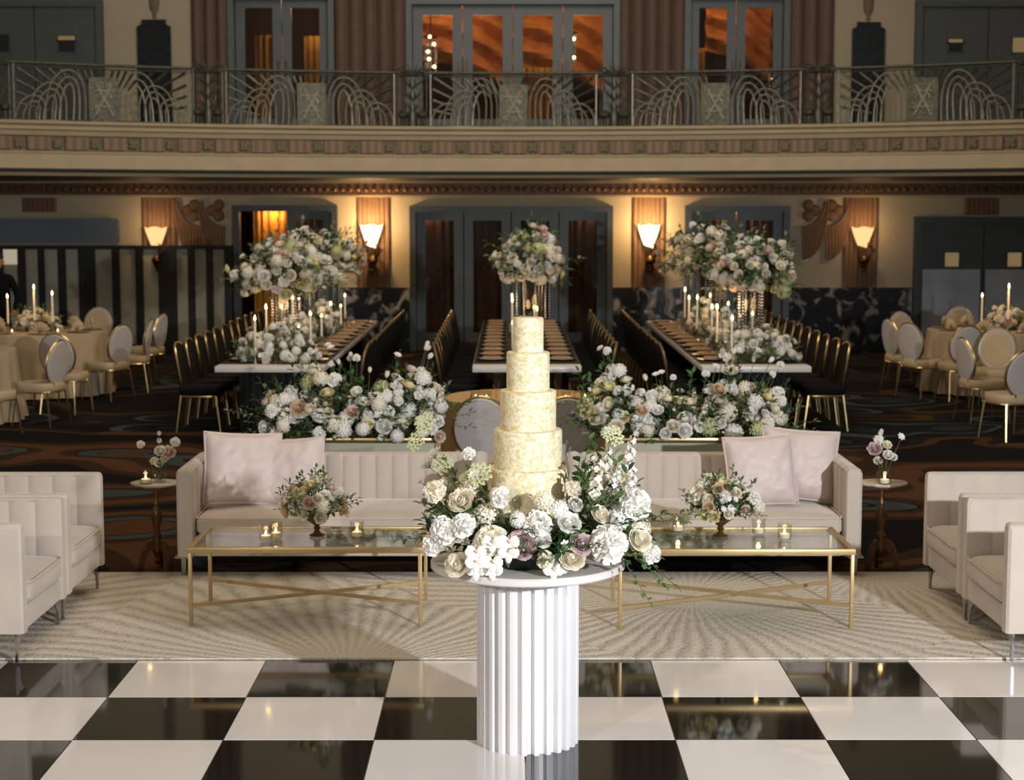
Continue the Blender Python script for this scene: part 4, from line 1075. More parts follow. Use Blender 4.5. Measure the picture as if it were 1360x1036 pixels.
# ---- person at the left edge
def person():
    t = thing('person', 'person in black clothes and cap standing behind the left round table', 'person', (-6.52, 21.7, -.10), R(10))
    me = bpy.data.meshes.new('body'); vs = [(0, 0, .92), (0, .01, 1.12), (0, .02, 1.32), (0, 0, 1.44), (0, -.03, 1.52),
        (.17, 0, 1.38), (.25, -.02, 1.14), (.22, -.18, .98), (-.17, 0, 1.38), (-.25, -.02, 1.14), (-.22, -.18, .98),
        (.10, 0, .86), (.11, -.02, .48), (.11, .01, .08), (-.10, 0, .86), (-.11, -.02, .48), (-.11, .01, .08), (.11, -.12, .04), (-.11, -.12, .04)]
    es = [(0, 1), (1, 2), (2, 3), (3, 4), (2, 5), (5, 6), (6, 7), (2, 8), (8, 9), (9, 10), (0, 11), (11, 12), (12, 13), (0, 14), (14, 15), (15, 16), (13, 17), (16, 18)]
    rad = [.15, .14, .15, .06, .07, .07, .05, .038, .07, .05, .038, .10, .07, .05, .10, .07, .05, .045, .045]
    me.from_pydata(vs, es, []); o = bpy.data.objects.new('body', me); COL.objects.link(o); o.parent = t
    sk = o.modifiers.new('skin', 'SKIN'); 
    for v, r_ in zip(me.skin_vertices[0].data, rad): v.radius = (r_, r_*.8)
    me.skin_vertices[0].data[0].use_root = True
    o.modifiers.new('sub', 'SUBSURF').levels = 2; o.modifiers['sub'].render_levels = 2; me.materials.append(MT['velvet_b'])
    bm = BM(); bmesh.ops.create_uvsphere(bm, u_segments=20, v_segments=14, radius=1, matrix=Matrix.Translation((0, -.03, 1.60)) @ Matrix.Diagonal((.078, .095, .115, 1)))
    lathe(bm, [(.001, -.03), (.014, -.01), (.012, .01), (.004, .03)], 8, c=(0, -.125, 1.59)); 
    for s in (-1, 1): bmesh.ops.create_uvsphere(bm, u_segments=8, v_segments=6, radius=.02, matrix=Matrix.Translation((s*.08, -.02, 1.59)))
    obj('head', bm, MT['skin'], t)
    bm = BM(); lathe(bm, [(.088, 1.63), (.09, 1.66), (.08, 1.70), (.05, 1.725), (0, 1.73)], 20, c=(0, -.02, 0), sy=1.15); box(bm, (0, -.15, 1.64), (.13, .1, .012), bev=.004); obj('cap', bm, MT['black'], t)
    for s in (-1, 1):
        me = bpy.data.meshes.new('hand'); V = [(0, 0, 0), (0, -.05, -.02)]; E = [(0, 1)]; r_ = [.022, .028]
        for i in range(4):
            x = -.03+.02*i; k_ = len(V); V += [(x, -.09, -.03), (x, -.12-.01*(i in (1, 2)), -.045), (x, -.14-.012*(i in (1, 2)), -.065)]; E += [(1, k_), (k_, k_+1), (k_+1, k_+2)]; r_ += [.010, .009, .008]
        k_ = len(V); V += [(-s*.035, -.05, -.03), (-s*.05, -.08, -.04)]; E += [(0, k_), (k_, k_+1)]; r_ += [.011, .009]
        me.from_pydata(V, E, []); o = bpy.data.objects.new('hand', me); COL.objects.link(o); o.parent = t; o.location = (s*.22, -.18, .98)
        o.modifiers.new('skin', 'SKIN')
        for v, q in zip(me.skin_vertices[0].data, r_): v.radius = (q, q)
        o.modifiers.new('sub', 'SUBSURF').render_levels = 1; me.materials.append(MT['skin'])
person()
# =================================================================== FLOWERS
rnd = random.Random(11)
def dirmat(d, roll=None, s=1.0, pos=(0, 0, 0)):
    q = Vector(d).normalized().to_track_quat('Z', 'Y')
    return Matrix.Translation(pos) @ q.to_matrix().to_4x4() @ Matrix.Rotation(rnd.uniform(0, 6.28) if roll is None else roll, 4, 'Z') @ Matrix.Scale(s, 4)
def petal_grid(bm, fn, nu=4, nv=3, mtx=Matrix.Identity(4), mi=0):
    rows = [[bm.verts.new(mtx @ Vector(fn(-1+2*i/nu, j/nv))) for i in range(nu+1)] for j in range(nv+1)]
    for a, b in zip(rows, rows[1:]):
        for i in range(nu): bm.faces.new((a[i], a[i+1], b[i+1], b[i])).material_index = mi
def to_mesh(bm, name, mats):
    me = bpy.data.meshes.new(name); bm.to_mesh(me); bm.free()
    for m in mats: me.materials.append(MT[m])
    me.polygons.foreach_set('use_smooth', [True]*len(me.polygons)); return me
def rose_mesh(m, layers=5, ruffle=.0, openn=1.0, seed=0):
    r = random.Random(seed); bm = BM()
    for k in range(layers):
        f = (k+1)/layers; n = 3+k; rad = .11+.33*f; lean = f**2*openn; TH_ = R(122-50*f)
        for p in range(n):
            a0 = 2*PI*p/n+k*1.1; wd = 2*PI/n*.78
            def fn(u, v, a0=a0, wd=wd, rad=rad, lean=lean, f=f):
                a = a0+u*wd*(.55+.45*math.sin(PI*min(1, .2+.55*v)))
                ve = v*(1-.17*u*u); th = TH_*ve
                rr = rad*math.sin(th)+.11*lean*ve**4+.02
                z = (rad*.72+.10)*(1-math.cos(th))*.9+(.26-.20*f)*ve-.05*lean*ve**4+ruffle*math.sin(u*7+a0*3)*v
                rr += ruffle*math.cos(u*9+a0)*v
                return (rr*math.cos(a), rr*math.sin(a), z-.22)
            petal_grid(bm, fn, 4, 4)
    bmesh.ops.create_icosphere(bm, subdivisions=1, radius=.085, matrix=Matrix.Translation((0, 0, .10)))
    return to_mesh(bm, 'rose', [m])
def pompom_mesh(m, n=70, seed=1):
    r = random.Random(seed); bm = BM(); g = PI*(3-5**.5)
    for i in range(n):
        z = 1-(i+.5)/n*1.45; rr = math.sqrt(max(0, 1-z*z)); d = Vector((rr*math.cos(g*i), rr*math.sin(g*i), z))
        q = Matrix.Translation(d*.16) @ d.to_track_quat('Z', 'Y').to_matrix().to_4x4() @ Matrix.Rotation(r.uniform(0, 6.3), 4, 'Z')
        L = r.uniform(.27, .36)*(1 if z > .1 else 1.1); ph = r.uniform(0, 6)
        petal_grid(bm, lambda u, v: (u*(.04+.12*v), .05*math.sin(v*2)+.025*math.sin(u*5+ph)*v, L*v*(1-.12*u*u)+.015*math.sin(u*9+ph)*v), 4, 2, q)
    bmesh.ops.create_icosphere(bm, subdivisions=2, radius=.3)
    return to_mesh(bm, 'carnation', [m])
def floret(bm, mtx, n=4, r=.5, mi=0, cup=.15, wd=.55):
    for p in range(n):
        a = 2*PI*p/n; ca, sa = math.cos(a), math.sin(a)
        pts = [(0, 0, 0), (.55*r, -wd*r*.5, cup*r), (r, -wd*r*.25, cup*r*.8), (r, wd*r*.25, cup*r*.8), (.55*r, wd*r*.5, cup*r)]
        vs = [bm.verts.new(mtx @ Vector((x*ca-y*sa, x*sa+y*ca, z))) for x, y, z in pts]
        bm.faces.new(vs).material_index = mi
def cluster_mesh(m, n=34, seed=1):
    r = random.Random(seed); bm = BM(); g = PI*(3-5**.5)
    for i in range(n):
        z = 1-(i+.5)/n*1.35; rr = math.sqrt(max(0, 1-z*z)); d = Vector((rr*math.cos(g*i), rr*math.sin(g*i), z))
        q = d.to_track_quat('Z', 'Y').to_matrix().to_4x4() @ Matrix.Rotation(r.uniform(0, 6), 4, 'Z')
        floret(bm, Matrix.Translation(d*.42*r.uniform(.9, 1.08)) @ q, 4, .19)
    bmesh.ops.create_icosphere(bm, subdivisions=2, radius=.36)
    return to_mesh(bm, 'hydrangea', [m])
def orchid_mesh():
    bm = BM()
    for a, L, w_ in ((90, .5, .30), (215, .48, .28), (325, .48, .28), (0, .5, .5), (180, .5, .5)):
        ca, sa = math.cos(R(a)), math.sin(R(a)); zo = .02 if a in (0, 180) else 0
        def fn(u, v):
            x = .05+L*v; y = u*w_*.62*math.sin(PI*(.12+.80*v))**.8; z = zo+.10*math.sin(v*2)-.08*u*u
            return (x*ca-y*sa, x*sa+y*ca, z)
        petal_grid(bm, fn, 4, 4)
    lathe(bm, [(.0, .2), (.06, .15), (.08, .06), (.03, 0)], 8, c=(0, -.06, 0), mi=1)
    return to_mesh(bm, 'orchid', ['p_white', 'p_blush'])
def daisy_mesh(m='p_white', mc='p_cream'):
    bm = BM(); floret(bm, Matrix.Identity(4), 7, .5, 0, .25, .62); floret(bm, Matrix.Translation((0, 0, .05)) @ Matrix.Rotation(.4, 4, 'Z'), 6, .36, 0, .5, .6)
    bmesh.ops.create_icosphere(bm, subdivisions=1, radius=.10, matrix=Matrix.Translation((0, 0, .08)))
    for f in bm.faces[-20:] if False else []: f.material_index = 1
    return to_mesh(bm, 'cosmos', [m, mc])
def bud_mesh(m):
    bm = BM()
    for p in range(5):
        def fn(u, v, a0=2*PI*p/5):
            a = a0+u*.75*math.sin(PI*(.2+.7*v)); rr = .30*math.sin(PI*(.12+.66*v))
            return (rr*math.cos(a), rr*math.sin(a), -.3+.85*v)
        petal_grid(bm, fn, 3, 4)
    bmesh.ops.create_icosphere(bm, subdivisions=1, radius=.22)
    return to_mesh(bm, 'bud', [m])
def umbel_mesh(m):
    bm = BM(); g = PI*(3-5**.5)
    for i in range(26):
        rr = math.sqrt((i+.5)/26)*.5; d = Vector((rr*math.cos(g*i), rr*math.sin(g*i), .32-.3*rr*rr))
        tube(bm, [(0, 0, -.1), d*.98], .008, 3, 1)
        for q in range(3):
            floret(bm, Matrix.Translation(d+Vector((.05*math.cos(q*2.1), .05*math.sin(q*2.1), .01))), 5, .05, 0, .3, .9)
    return to_mesh(bm, 'lace_flower', [m, 'stem'])
def spire_mesh(m):
    bm = BM(); tube(bm, [(0, 0, -1.2), (.03, 0, 0), (.05, .02, 1.15)], .02, 4, 1)
    g = 2.4
    for i in range(20):
        z = -.55+i*.088; s = .27*(1-.62*i/20); a = g*i
        c = Vector((s*.75*math.cos(a)+.04, s*.75*math.sin(a), z)); d = Vector((math.cos(a), math.sin(a), .35))
        q = d.to_track_quat('Z', 'Y').to_matrix().to_4x4()
        floret(bm, Matrix.Translation(c) @ q, 4, s*.95, 0, .5, .9); floret(bm, Matrix.Translation(c+d*.03) @ q @ Matrix.Rotation(.8, 4, 'Z'), 4, s*.6, 0, .8, .9)
    return to_mesh(bm, 'stock_spire', [m, 'stem'])
FM = {
 'rw': ('rose', rose_mesh('p_white', 6, .01, .8, 1)), 'ri': ('rose', rose_mesh('p_ivory', 6, .012, .9, 2)), 'rc': ('rose', rose_mesh('p_cream', 6, .03, 1.1, 3)),
 'rb': ('rose', rose_mesh('p_blush', 6, .015, 1, 4)), 'rm': ('rose', rose_mesh('p_mauve', 5, .03, 1.2, 5)), 'rp': ('rose', rose_mesh('p_peach', 5, .03, 1.2, 6)),
 'cw': ('carnation', pompom_mesh('p_white', seed=7)), 'ci': ('carnation', pompom_mesh('p_ivory', seed=8)),
 'hw': ('hydrangea', cluster_mesh('p_white')), 'hg': ('hydrangea', cluster_mesh('p_green', seed=3)), 'hi': ('hydrangea', cluster_mesh('p_ivory', seed=5)),
 'or': ('orchid', orchid_mesh()), 'da': ('cosmos', daisy_mesh()), 'bu': ('bud', bud_mesh('p_white')), 'bi': ('bud', bud_mesh('p_ivory')),
 'um': ('lace_flower', umbel_mesh('p_white')), 'ug': ('lace_flower', umbel_mesh('p_green')), 'sp': ('stock_spire', spire_mesh('p_white')), 'si': ('stock_spire', spire_mesh('p_ivory'))}
FLAB = {'rb': 'blush rose', 'rm': 'mauve rose', 'rp': 'tan rose', 'rc': 'pale yellow rose', 'hg': 'pale green hydrangea'}
def flower(kind, root, pos, d, size, roll=None):
    n, me = FM[kind]; o = bpy.data.objects.new(n, me); COL.objects.link(o); o.parent = root
    o.matrix_local = dirmat(d, roll, size, pos)
    if kind in FLAB: o['label'] = FLAB[kind]
    return o
def leaf(bm, p, d, L, w_, mi):
    d = Vector(d).normalized(); s = d.cross(Vector((rnd.uniform(-.4, .4), rnd.uniform(-.4, .4), 1)))
    if s.length < .1: s = Vector((1, 0, 0))
    s.normalize(); n = s.cross(d); p = Vector(p)
    c0 = bm.verts.new(p); c1 = bm.verts.new(p+d*L*.5-n*L*.02); c2 = bm.verts.new(p+d*L-n*L*.14)
    l = bm.verts.new(p+d*L*.42+s*w_+n*w_*.35); r = bm.verts.new(p+d*L*.42-s*w_+n*w_*.35)
    l2 = bm.verts.new(p+d*L*.75+s*w_*.62+n*w_*.1); r2 = bm.verts.new(p+d*L*.75-s*w_*.62+n*w_*.1)
    for f in ((c0, c1, l), (c0, r, c1), (c1, c2, l2, l), (c1, r, r2, c2)): bm.faces.new(f).material_index = mi
def sprig(bm, p0, p1, L, w_, nleaf, mi, droop=0, start=.35, sr_=.0016):
    p0, p1 = Vector(p0), Vector(p1); mid = (p0+p1)/2+Vector((rnd.uniform(-1, 1), rnd.uniform(-1, 1), .6))*(p1-p0).length*.10
    def P(t): return p0*(1-t)**2+mid*2*t*(1-t)+p1*t*t-Vector((0, 0, droop*t*t))
    tube(bm, [P(i/5) for i in range(6)], sr_, 3, 3)
    for i in range(nleaf):
        t = start+(1-start)*(i+.5)/nleaf; tan = (P(min(1, t+.02))-P(t-.02)).normalized()
        side = tan.orthogonal().normalized(); side = Matrix.Rotation(2.4*i+rnd.random(), 3, tan) @ side
        leaf(bm, P(t), tan*.7+side, L*rnd.uniform(.7, 1.2), w_*rnd.uniform(.8, 1.2), mi)
    leaf(bm, P(1), P(1)-P(.9), L, w_, mi)
def arrange(root, sampler, n_fl, weights, sizes, foam, n_sprig, leafL=.045, leafW=.011, mis=(0, 0, 1, 2), mind=.75, out=.07, nl=7, stems=True, fname='foliage', zclamp=None):
    ks = [k_ for k_, w_ in weights for _ in range(w_)]; placed = []; bm = BM(); tries = 0
    while len(placed) < n_fl and tries < n_fl*14:
        tries += 1; k_ = rnd.choice(ks); sz = rnd.uniform(*sizes)*{'bu': .45, 'bi': .45, 'da': .55, 'um': 1.0, 'ug': 1.0, 'hw': 1.25, 'hg': 1.35, 'hi': 1.25, 'sp': .8, 'si': .8, 'or': .95, 'cw': .95}.get(k_, 1)
        p, d = sampler(); p = Vector(p)
        if any((p-q).length < (sz+s2)*.5*mind for q, s2 in placed): continue
        placed.append((p, sz)); dd = Vector(d).normalized()+Vector([rnd.uniform(-.3, .3) for _ in range(3)])
        if k_ in ('sp', 'si'): dd = Vector((dd.x*.5, dd.y*.5, 1.2))
        flower(k_, root, p, dd, sz)
        if stems:
            f = Vector(foam(p)); tube(bm, [f, (f+p)/2+Vector((0, 0, .01)), p], .0016, 3, 3)
    for i in range(n_sprig):
        p, d = sampler(); p = Vector(p); d = Vector(d).normalized(); f = Vector(foam(p)); o_ = rnd.uniform(-.4, 1.0)*out
        e_ = p+d*o_
        if zclamp is not None: e_.z = max(e_.z, zclamp)
        sprig(bm, f+(p-f)*.25, e_, leafL, leafW, nl, rnd.choice(mis), start=.15)
    me = to_mesh(bm, fname, ['leaf', 'leaf2', 'leaf3', 'stem']); o = bpy.data.objects.new(fname, me); COL.objects.link(o); o.parent = root
    return o
def dome(rx, ry, rz, zc_=0, zmin=-.35, front=True, skew=None, rmin=.82):
    def s():
        while True:
            v = Vector((rnd.gauss(0, 1), rnd.gauss(0, 1), rnd.gauss(0, 1))).normalized()
            if v.z < zmin: continue
            if front and v.y > .35 and rnd.random() < .75: continue
            k_ = rnd.uniform(rmin, 1.05)
            if skew: k_ *= skew(v)
            return (v.x*rx*k_, v.y*ry*k_, zc_+v.z*rz*k_), (v.x/rx, v.y/ry, v.z/rz)
    return s

# ---- flowers ringing the cake
t = thing('cake_flower_ring', 'loose white and green flower ring around the foot of the cake', 'flower arrangement', (cx, cy, TZ))
def ring_s():
    while True:
        a = rnd.uniform(-PI, PI)
        if math.sin(a) > .25 and rnd.random() < .6: continue
        c, s_ = math.cos(a), math.sin(a)
        ztop = .17 if s_ < -.75 else (.17+(.26 if c > 0 else .17)*min(1, abs(c)*1.15))
        if s_ > .2: ztop = .26
        q = rnd.random()**.8; r_ = .20+.20*q+(.05*max(0, c)) - (.05 if s_ < -.7 else 0)
        z = .035+ztop*math.sqrt(max(0, 1-q*q*.96))*rnd.uniform(.45, 1)
        return (r_*c, r_*s_, z), (c*(.4+q), s_*(.4+q), .9-q*.7)
foam_r = lambda p: (Vector((p.x, p.y, 0)).normalized()*.17)+Vector((0, 0, .05))
arrange(t, ring_s, 74, [('rw', 4), ('ri', 4), ('ci', 5), ('hw', 1), ('rm', 1), ('da', 4), ('bu', 3), ('um', 1), ('sp', 1), ('hi', 2), ('ug', 2)], (.055, .085), foam_r, 190, .046, .013, mis=(0, 0, 0, 1, 2), mind=.55, out=.08)
def pf(px_, py_, yl): D_ = cy+yl; return (xat(px_, py_, D_)-cx, yl, zat(py_, D_)-TZ)
for px_, py_, yl, k_, s_ in ((577, 652, -.15, 'ci', .09), (590, 703, -.27, 'cw', .11), (615, 697, -.29, 'cw', .10), (652, 718, -.31, 'ci', .13), (607, 750, -.33, 'ri', .10), (664, 659, -.22, 'cw', .085),
        (714, 695, -.29, 'cw', .11), (756, 694, -.29, 'rw', .09), (808, 722, -.30, 'cw', .15), (844, 669, -.20, 'cw', .13), (850, 716, -.24, 'ri', .10), (760, 741, -.34, 'ri', .10), (575, 722, -.24, 'cw', .09),
        (692, 722, -.31, 'rm', .11), (773, 722, -.32, 'rm', .09), (592, 618, -.10, 'ug', .085), (639, 633, -.16, 'ug', .10), (568, 564, -.05, 'ug', .09), (556, 588, -.08, 'ug', .08), (622, 602, -.05, 'cw', .055),
        (811, 581, 0, 'ug', .09), (612, 664, -.2, 'ri', .10), (722, 664, -.27, 'hi', .08), (742, 676, -.28, 'hw', .08), (688, 690, -.28, 'hw', .07), (820, 690, -.2, 'hw', .10), (865, 735, -.22, 'cw', .08)):
    p_ = pf(px_, py_, yl); flower(k_, t, p_, (p_[0], -.7, .45), s_)
for i in range(9):   # orchids spilling over the front left edge
    x = -.22+.022*i; flower('or', t, (-.20+.062*(i % 3)+(.0 if i < 8 else .02*i+.01), -.345-.012*(i % 4), .03+.036*((i*7) % 4)), (-.1, -1, .25), .074, PI)
flower('ri', t, (-.262, -.30, .03), (-.4, -1, .3), .066); flower('rw', t, (.12, -.33, .05), (.2, -1, .4), .078); flower('rm', t, (-.02, -.33, .10), (0, -1, .5), .072)
bm = BM()
for i in range(11):    # tall stems left
    a = R(150+i*9); r_ = .30+.12*rnd.random(); z_ = .28+.20*rnd.random(); x, y = r_*math.cos(a)-.03, r_*math.sin(a)*.8
    tube(bm, [(.17*math.cos(a), .17*math.sin(a), .05), (.24*math.cos(a), .22*math.sin(a), z_*.6), (x, y, z_)], .0015, 4, 3)
    flower(rnd.choice(['um', 'ug', 'um', 'da', 'bi']), t, (x, y, z_), (x, y, .5), rnd.uniform(.05, .075) if i % 2 else .05)
for i in range(9):   # tall spires right
    a = R(-35+i*11); r_ = .26+.16*rnd.random(); z_ = .24+.16*rnd.random(); x, y = r_*math.cos(a)+.03, r_*math.sin(a)
    flower('sp' if i % 2 else 'si', t, (x, y, z_-.02), (x*.5, y*.3, 1), .075+.03*rnd.random())
for i in range(7):   # broad leaves right
    a = R(-40+i*14); z_ = .30+.08*rnd.random(); x, y = (.2+.1*rnd.random())*math.cos(a), .2*math.sin(a)-.03
    tube(bm, [(.17*math.cos(a), .17*math.sin(a), .05), (x, y, z_)], .0016, 4, 3); leaf(bm, (x, y, z_), (math.cos(a)*(1 if i % 2 else -.4), -.4, .35), .062, .017, 2)
me = to_mesh(bm, 'tall_stems', ['leaf', 'leaf2', 'leaf3', 'stem']); o = bpy.data.objects.new('tall_stems', me); COL.objects.link(o); o.parent = t; bm = BM()
for i, (ex, ey, ez) in enumerate(((.58, -.20, .12), (.62, -.05, .16), (.66, -.12, .20), (.52, -.28, -.04), (.46, -.30, -.10), (.57, -.22, -.06), (-.50, -.1, .10), (.50, -.2, .05))):
    s_ = 1 if ex > 0 else -1
    sprig(bm, (s_*.25, -.12, .12), (ex*.8, ey, max(ez, .06)), .034, .012, 9, 0 if i % 2 else 2)
    sprig(bm, (ex*.78, ey, max(ez, .06)), (ex, ey-.01, ez), .03, .011, 7, 0, start=.05)
me = to_mesh(bm, 'trailing_greenery', ['leaf', 'leaf2', 'leaf3', 'stem']); o = bpy.data.objects.new('trailing_greenery', me); COL.objects.link(o); o.parent = t

# ---- planter arrangements behind the sofas
def planter_fl(lab, X, rx, hump):
    t = thing('planter_flowers', lab, 'flower arrangement', (X, 11.2, .625), 0, 'lush flower arrangements in the planters behind the sofas')
    def s():
        while True:
            x = rnd.uniform(-1, 1); q = rnd.random()
            top = hump(x); z = .02+top*math.sqrt(max(0, 1-q*q))*rnd.uniform(.25, 1)
            y = -.20*q-.02 if rnd.random() < .8 else .15*q
            return (x*rx, y, z), (x*.8, (-1.1*q if y < 0 else .6), .25+z*2)
    arrange(t, s, 135, [('rw', 4), ('ri', 4), ('cw', 5), ('rb', 2), ('rp', 1), ('hw', 3), ('hg', 1), ('hi', 2), ('bu', 3), ('rc', 1), ('si', 1), ('da', 2)], (.074, .112), lambda p: Vector((p.x*.85, 0, .0)), 190, .05, .014, mis=(0, 1, 2, 2, 0), mind=.55, out=.10)
    bm = BM()
    for i in range(16):
        x = rnd.uniform(-1.05, 1.1); z_ = hump(x*.9)+rnd.uniform(.05, .16); p = (x*rx*1.05, rnd.uniform(-.15, .1), z_)
        tube(bm, [(x*rx*.8, 0, 0), (x*rx*.9, p[1]*.6, z_*.6), p], .0022, 4, 3); flower(rnd.choice(['bu', 'cw', 'da', 'bi']), t, p, (x, -.5, 1), rnd.uniform(.045, .06))
    for s_ in (-1, 1):
        for i in range(5): sprig(bm, (s_*rx*.7, -.05, .08), (s_*(rx+rnd.uniform(.08, .22)), -.1, rnd.uniform(.05, .3)), .04, .012, 9, rnd.choice([0, 1]), start=.2)
    me = to_mesh(bm, 'tall_stems', ['leaf', 'leaf2', 'leaf3', 'stem']); o = bpy.data.objects.new('tall_stems', me); COL.objects.link(o); o.parent = t
planter_fl('mixed white, blush and green flowers overflowing the planter behind the left sofa', -1.02, .60, lambda x: .36+.14*math.exp(-((x+.45)/.4)**2)+.12*math.exp(-((x-.7)/.3)**2)-.15*max(0, -x-.6))
planter_fl('mixed white, blush and green flowers overflowing the planter behind the right sofa', 1.14, .66, lambda x: .34+.20*math.exp(-((x+.75)/.28)**2)+.16*math.exp(-((x-.55)/.3)**2)-.06*abs(x))

# ---- compotes on the coffee tables
def compote(lab, X, Y, seed):
    t = thing('compote_arrangement', lab, 'flower arrangement', (X, Y, CTH), 0, 'footed bowls of flowers on the coffee tables')
    bm = BM(); lathe(bm, [(0, 0), (.040, 0), (.042, .006), (.022, .014), (.012, .03), (.020, .042), (.012, .052), (.03, .068), (.062, .092), (.070, .118), (.066, .118), (.03, .085), (0, .08)], 28); obj('brass_footed_bowl', bm, MT['bronze_l'], t)
    arrange(t, dome(.165, .13, .15, .15, -.15, skew=lambda v: 1+.25*max(0, math.sin(v.x*5+seed))), 52, [('rw', 2), ('ri', 4), ('rc', 2), ('rb', 2), ('rp', 1), ('hw', 1), ('hg', 1), ('bi', 2), ('da', 2), ('cw', 2), ('hi', 1)], (.056, .082), lambda p: Vector((p.x*.2, p.y*.2, .10)), 62, .032, .009, mind=.62, out=.07)
compote('low brass footed bowl of cream and blush flowers on the left coffee table', -1.015, 8.86, 1)
compote('low brass footed bowl of cream and blush flowers on the right coffee table', 1.115, 8.84, 3)
# ---- bud vases on side tables
def bud_vase(lab, X, Y, blooms):
    t = thing('bud_vase', lab, 'vase of flowers', (X, Y, .53), 0, 'small glass vases on the side tables')
    bm = BM(); lathe(bm, [(0, .003), (.040, .003), (.043, .02), (.043, .055), (.036, .065), (.034, .065), (.040, .054), (.039, .02), (.0, .007)], 20); obj('glass_vase', bm, MT['glass'], t)
    bm = BM()
    for k_, x, z, s in blooms:
        y = -.02*math.sin(x*60); tube(bm, [(x*.1, 0, .012), (x*.5, y, z*.5), (x, y, z-.01)], .0018, 4, 3); flower(k_, t, (x, y, z), (x*4, -.8, .6), s)
        leaf(bm, (x*.5, y, z*.5), (x+.02, -.3, .2), .035, .010, 2)
        if k_ in ('rw', 'rb'): leaf(bm, (x*.9, y, z*.85), (-x, -.5, .3), .04, .012, 0)
    me = to_mesh(bm, 'stems', ['leaf', 'leaf2', 'leaf3', 'stem']); o = bpy.data.objects.new('stems', me); COL.objects.link(o); o.parent = t
bud_vase('glass bud vase with blush and white blooms on the left side table', -2.075, 9.99, [('rb', .055, .18, .085), ('rw', .01, .19, .072), ('rw', .00, .115, .06), ('ri', -.035, .125, .05), ('cw', .095, .24, .06), ('cw', -.11, .225, .05), ('bu', .005, .245, .05), ('bu', .005, .29, .04), ('ri', .035, .145, .05)])
bud_vase('glass bud vase with mauve and white blooms on the right side table', 2.225, 9.99, [('rm', -.055, .20, .085), ('rw', .02, .165, .066), ('rw', .055, .15, .055), ('cw', -.03, .25, .06), ('ri', .015, .225, .055), ('bu', -.02, .285, .05), ('bu', -.015, .30, .04), ('da', .10, .27, .05), ('ri', -.03, .125, .055)])

# ---- candles
def votive(first_loc):
    t = thing('votive_candle', 'x', 'candle', first_loc, 0, 'lit glass votive candles')
    bm = BM(); lathe(bm, [(0, 0), (.032, 0), (.036, .004), (.038, .085), (.034, .085), (.031, .006), (0, .006)], 20); obj('glass_cup', bm, MT['glass'], t)
    bm = BM(); lathe(bm, [(0, .007), (.0285, .007), (.0285, .026), (.024, .030), (0, .028)], 18); obj('wax', bm, MT['wax'], t)
    bm = BM(); lathe(bm, [(.0005, .029), (.005, .036), (.0045, .044), (.0005, .056)], 8); obj('flame', bm, MT['flame'], t); return t
vt = votive((0, 0, 0)); vf = True
def put_v(x, y, z, lab, glow=True):
    global vf
    if vf: vt.location = (x, y, z); vt['label'] = lab; vf = False
    else: dup(vt, (x, y, z), 0, lab)
    if glow: lamp('candle_glow', 'POINT', (x, y, z+.056), .12, (1, .55, .2), .012)
L_ = 'lit glass votive on the left coffee table, '
put_v(-1.265, 8.72, CTH, L_+'left one of the close pair'); put_v(-1.225, 8.80, CTH, L_+'right one of the close pair'); put_v(-.80, 8.82, CTH, L_+'right of the flower bowl')
L_ = 'lit glass votive on the right coffee table, '
put_v(.905, 8.98, CTH, L_+'left of the flower bowl'); put_v(1.325, 8.90, CTH, L_+'just right of the flower bowl'); put_v(1.44, 8.76, CTH, L_+'rightmost, nearest the corner')
put_v(-2.145, 9.93, .53, 'lit glass votive in front of the bud vase, left side table'); put_v(2.215, 9.91, .53, 'lit glass votive in front of the bud vase, right side table')
for x, y, lab in ((-.245, 12.42, 'left end'), (-.165, 12.40, 'second from left'), (.415, 12.38, 'right of the cake'), (.56, 12.45, 'right end')): put_v(x, y, .736, 'votive on the amber cloth behind the cake, '+lab, False)
# flutes
def flute():
    bm = BM(); lathe(bm, [(.030, 0), (.030, .003), (.005, .008), (.004, .075), (.012, .09), (.024, .13), (.028, .19), (.027, .21)], 16); return bm
for x, y, lab in ((-.095, 12.45, 'left of the cake'), (.36, 12.45, 'just right of the cake'), (.475, 12.35, 'farthest right, wider bowled')):
    o = obj('champagne_flute', flute(), MT['gold_glass'], loc=(x, y, .736)); tag(o, 'amber tinted flute on the small amber table, '+lab, 'glass', 'flutes on the small amber table')
    if 'wider' in lab: o.scale = (1.5, 1.5, .85)
# tapers
t = thing('taper_candle', 'x', 'candle', (0, 0, 0), 0, 'lit taper candles on the long tables')
bm = BM(); lathe(bm, [(0, 0), (.036, 0), (.036, .006), (.009, .014), (.007, .08), (.013, .10), (.013, .115)], 14); obj('candle_holder', bm, MT['gold'], t)
bm = BM(); lathe(bm, [(0, .10), (.0125, .10), (.010, .39), (.003, .40)], 12); obj('candle_stick', bm, MT['wax'], t)
bm = BM(); lathe(bm, [(.001, .400), (.010, .412), (.009, .428), (.001, .452)], 8); obj('flame', bm, MT['flame'], t)
tp = t; tfirst = True
def put_t(x, y, z, sc, lab, group=None):
    global tfirst
    if tfirst: tp.location = (x, y, z); tp.scale = (1, 1, sc); tp['label'] = lab; tfirst = False
    else:
        r_ = dup(tp, (x, y, z), 0, lab, group); r_.scale = (1, 1, sc)
for tn, X, s in (('left', -2.195, -1), ('right', 2.27, 1)):
    for i in range(12):
        put_t(X+(.20 if i % 2 else -.19)+rnd.uniform(-.04, .04), 15.78+i*.47, ZT, (1.0, .72, 1.12, .9)[i % 4], 'ivory taper candle on the %s long table, %s from near end' % (tn, ORD[i]))
    lamp('table_candle_glow', 'POINT', (X, 16.6, 1.22), 5, (1, .58, .25), .1); lamp('table_candle_glow', 'POINT', (X, 19.3, 1.22), 5, (1, .58, .25), .1)
